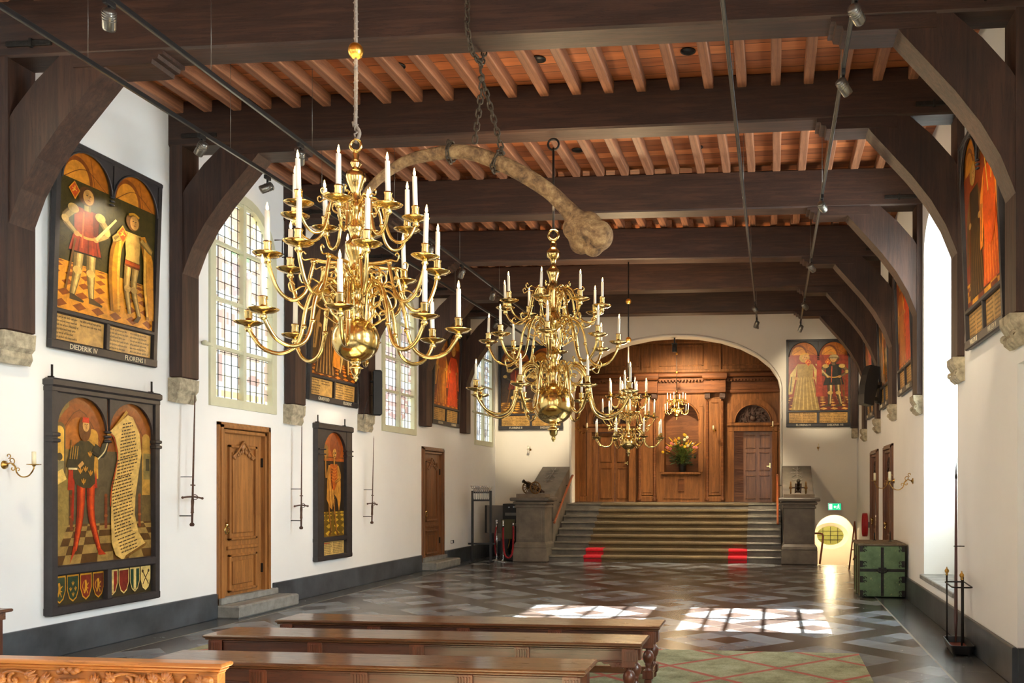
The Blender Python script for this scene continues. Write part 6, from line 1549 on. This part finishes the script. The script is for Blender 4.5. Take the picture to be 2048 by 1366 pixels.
b = MB(); b.box(-.05, .0, -.03, .03, 0, .68, bev=.005); b.build('black_edge', M['black'], o)
b = MB(); b.box(.0, .40, -.02, .02, 0, .68); b.build('screen_panel', plain('screen_grey', rgb(104, 98, 92), .4, 0, .04, 3), o)
b = MB(); b.box(.12, .16, -.02, .02, -.62, .0); b.box(.0, .28, -.15, .15, -.62, -.6); b.build('stand_foot', M['black'], o)

# ------------------------------------------------------------------ cannons
def cannon(label, x, rz, sc):
    o = thing('model_cannon', label, 'cannon', (x, 20.62, 1.585), rz, 'small cannons on the pedestals')
    b = MB(); b.lathe([(.03, -.22), (.045, -.2), (.05, -.1), (.052, -.09), (.045, -.08), (.04, .05), (.044, .06), (.036, .07), (.032, .2), (.042, .22), (.044, .24), (.018, .245)], (0, 0, 0), 14, 0, 'Y')
    b.ball((0, -.245, 0), .022, 8, 6); b.xf(T(0, .02, .19) @ Matrix.Rotation(-math.radians(-28), 4, 'X')); b.xf(Matrix.Rotation(PI, 4, 'Z')); b.build('barrel', plain('dark_bronze', rgb(62, 48, 34), .35, .8, .2, 20), o)
    for s in (-1, 1):
        b = MB(); R = .135; X = s*.17
        b.tube([(X, R*math.cos(a), .145+R*math.sin(a)) for a in [2*PI*k/22 for k in range(22)]], .017, 8, 0, True)
        for k in range(10): a = 2*PI*k/10; b.tube([(X, .02*math.cos(a), .145+.02*math.sin(a)), (X, R*math.cos(a), .145+R*math.sin(a))], .009, 6)
        b.lathe([(.03, X-.035), (.034, X), (.03, X+.035)], (0, 0, .145), 10, 0, 'X'); b.build('wheel', plain('cannon_wheel_brass', rgb(130, 96, 52), .45, .5, .25, 20) if 'cwb' not in M else M['cwb'], o)
        M['cwb'] = bpy.data.materials['cannon_wheel_brass']
    b = MB(); b.tube([(-.17, 0, .145), (.17, 0, .145)], .015, 8)
    for s in (-1, 1): b.prism([(-.12, .24), (-.1, .16), (.05, .12), (.30, .02), (.32, .05), (.1, .2), (.0, .23)], s*.06-.012, s*.06+.012, 'X')
    b.box(-.06, .06, .22, .28, .03, .07); b.build('carriage', M['carve'], o)
    return o
for x, lab in ((-5.62, 'flat stone slab under the left cannon'), (.58, 'flat stone slab under the right cannon')):
    o = thing('stone_slab', lab, 'stone slab', (x, 20.72, 1.50)); b = MB(); b.box(-.33, .36, -.24, .24, 0, .085, bev=.006)
    b.prism([(-.16, .085), (.16, .085), (.0, .24)], -.05, -.03, 'Y') if x < 0 else None
    b.build('slab', plain('brown_grey_stone', rgb(118, 104, 88), .7, 0, .12, 8), o)
cannon('small old cannon on the left pedestal, its wheels seen at an angle', -5.62, -.75, 1); cannon('small old cannon on the right pedestal, seen from the front', .58, 0, 1)

# ------------------------------------------------------------------ flowers in the niche
o = thing('flower_arrangement', 'tall spray of yellow, orange and pink flowers in a dark vase in the niche', 'flowers', (XC+.02, YP+.14, 2.17))
b = MB(); b.lathe([(.07, 0), (.085, .01), (.10, .1), (.11, .22), (.115, .23), (.10, .23)], (0, 0, 0), 18); b.build('vase', M['black'], o)
rf = random.Random(11)
LM = {k: plain(k, c, .6, 0, .2, 20) for k, c in (('leaf_green', rgb(84, 104, 34)), ('dark_leaf_green', rgb(40, 58, 22)), ('petal_yellow', rgb(232, 190, 40)), ('petal_orange', rgb(226, 120, 42)), ('petal_pink', rgb(214, 120, 110)), ('petal_white', rgb(232, 222, 190)))}
lf = MB(); st = MB(); pet = {k: MB() for k in ('petal_yellow', 'petal_orange', 'petal_pink', 'petal_white')}
for i in range(46):
    a = rf.uniform(0, 2*PI); sp = rf.uniform(.1, 1.15); Lh = rf.uniform(.45, .80)*(1.1-.35*sp)
    top = Vector((math.cos(a)*.62*sp*.75, math.sin(a)*.28*sp-.22*sp*.6, .23+Lh)); mid = Vector((top.x*.35, top.y*.35, .23+Lh*.6))
    P = spline([(0, 0, .18), tuple(mid), tuple(top)], 5); st.tube(P, .004, 4)
    kind = rf.choice(list(pet))
    if sp > .55 and rf.random() < .6:   # long spikes of small yellow blooms
        for q in range(14):
            p = P[-1]+(P[-1]-P[-4])*(q/14*.85-.2); pet['petal_yellow' if rf.random() < .7 else 'petal_orange'].ball(tuple(p), .017-.0008*q, 6, 4, 0, (1.2, 1, 1))
    else:
        c_ = P[-1]
        for q in range(7):
            aa = 2*PI*q/7; pet[kind].ball((c_.x+.024*math.cos(aa), c_.y-.01, c_.z+.024*math.sin(aa)), .019, 6, 4, 0, (1, .6, 1))
        pet[kind].ball((c_.x, c_.y-.025, c_.z), .016, 6, 4)
    for q in range(6):
        t = rf.uniform(.25, .95); p = P[int(t*(len(P)-1))]; d = Vector((rf.uniform(-1, 1), rf.uniform(-1, .3), rf.uniform(-.2, 1))).normalized(); n_ = d.orthogonal().normalized()
        L_ = rf.uniform(.06, .12); lf.add([p, p+d*L_*.5+n_*.015, p+d*L_, p+d*L_*.5-n_*.015], [(0, 1, 2, 3)])
for i in range(120):
    a = rf.uniform(0, 2*PI); r_ = rf.uniform(.03, .30); p = Vector((r_*math.cos(a)*1.1, r_*math.sin(a)*.6-.08, .24+rf.uniform(-.04, .22))); d = Vector((math.cos(a), math.sin(a)*.6-.3, rf.uniform(-.5, .6))).normalized(); n_ = d.orthogonal().normalized()
    lf.add([p, p+d*.05+n_*.02, p+d*.11, p+d*.05-n_*.02], [(0, 1, 2, 3)], 1)
x = st.build('stems', LM['leaf_green'], o); x = lf.build('foliage', [LM['leaf_green'], LM['dark_leaf_green']], o); x['kind'] = 'stuff'
for k, m in pet.items(): x = m.build('blossoms', LM[k], o, k.split('_')[1]+' blossoms'); x['kind'] = 'stuff'

# ------------------------------------------------------------------ exit sign, wall bits
o = thing('exit_sign', 'small lit green and white running-man exit sign above the little arch', 'exit sign', (1.55, YB-.03, 1.16))
b = MB(); b.box(-.17, .17, -.015, .03, 0, .19, bev=.004); b.build('sign_case', M['chrome'], o)
b = MB(); b.box(-.155, .155, -.02, -.014, .015, .175); b.build('sign_face', M['signg'], o)
b = MB(); y = -.024
b.box(-.14, -.06, y, y+.003, .03, .16); 
b.prism([(-.03, .09), (.01, .13), (.01, .105), (.045, .105), (.045, .075), (.01, .075), (.01, .05)], y, y+.003, 'Y')
b.ball((.095, y, .145), .014, 8, 5, 0, (1, .2, 1)); b.tube([(.09, y, .13), (.085, y, .09)], .012, 5); b.tube([(.085, y, .09), (.115, y, .065), (.105, y, .035)], .008, 5); b.tube([(.085, y, .09), (.07, y, .06), (.045, y, .045)], .008, 5); b.tube([(.09, y, .125), (.12, y, .105)], .006, 5); b.tube([(.09, y, .125), (.065, y, .105)], .006, 5)
b.build('pictogram', M['signw'], o)
o = thing('wall_socket', 'pair of small white wall sockets low on the left rear wall', 'socket', (XL+.005, 19.75, .5))
b = MB(); b.box(0, .02, -.09, .09, -.04, .04, bev=.005); b.build('plate', M['chrome'], o)
b = MB(); b.box(.02, .03, -.07, -.02, -.025, .025); b.build('outlet', M['plaster'], o)
o = thing('wall_switch', 'small white box on the edge of the bright window niche', 'switch', (XR+.3, 10.66, 2.02))
b = MB(); b.box(0, .08, -.035, .01, 0, .1, bev=.01); b.build('cover', M['plaster'], o)
o = thing('corner_post', 'dark timber post standing in the far right corner of the hall', 'post', (XR-.12, 22.6, 2.95))
b = MB(); b.box(-.06, .1, -.12, .12, .25, 3.3, bev=.01); b.build('post', M['beamZ'], o)
b = MB(); b.box(-.04, .1, -.1, .1, 0, .25, bev=.02); b.build('stone_foot', M['sand'], o)

o = thing('window_stay', 'thin iron bracket on the wall right of the first stained glass window', 'bracket', (XL, 12.42, 5.15))
b = MB(); b.tube([(0, 0, .2), (.12, 0, .2), (.12, 0, 0), (.12, .2, 0), (0, .2, 0)], .009, 6); b.build('bent_bar', M['iron'], o)
b = MB(); b.tube([(.12, .06, 0), (.12, .06, .22)], .008, 6); b.build('upright_bar', M['iron'], o)
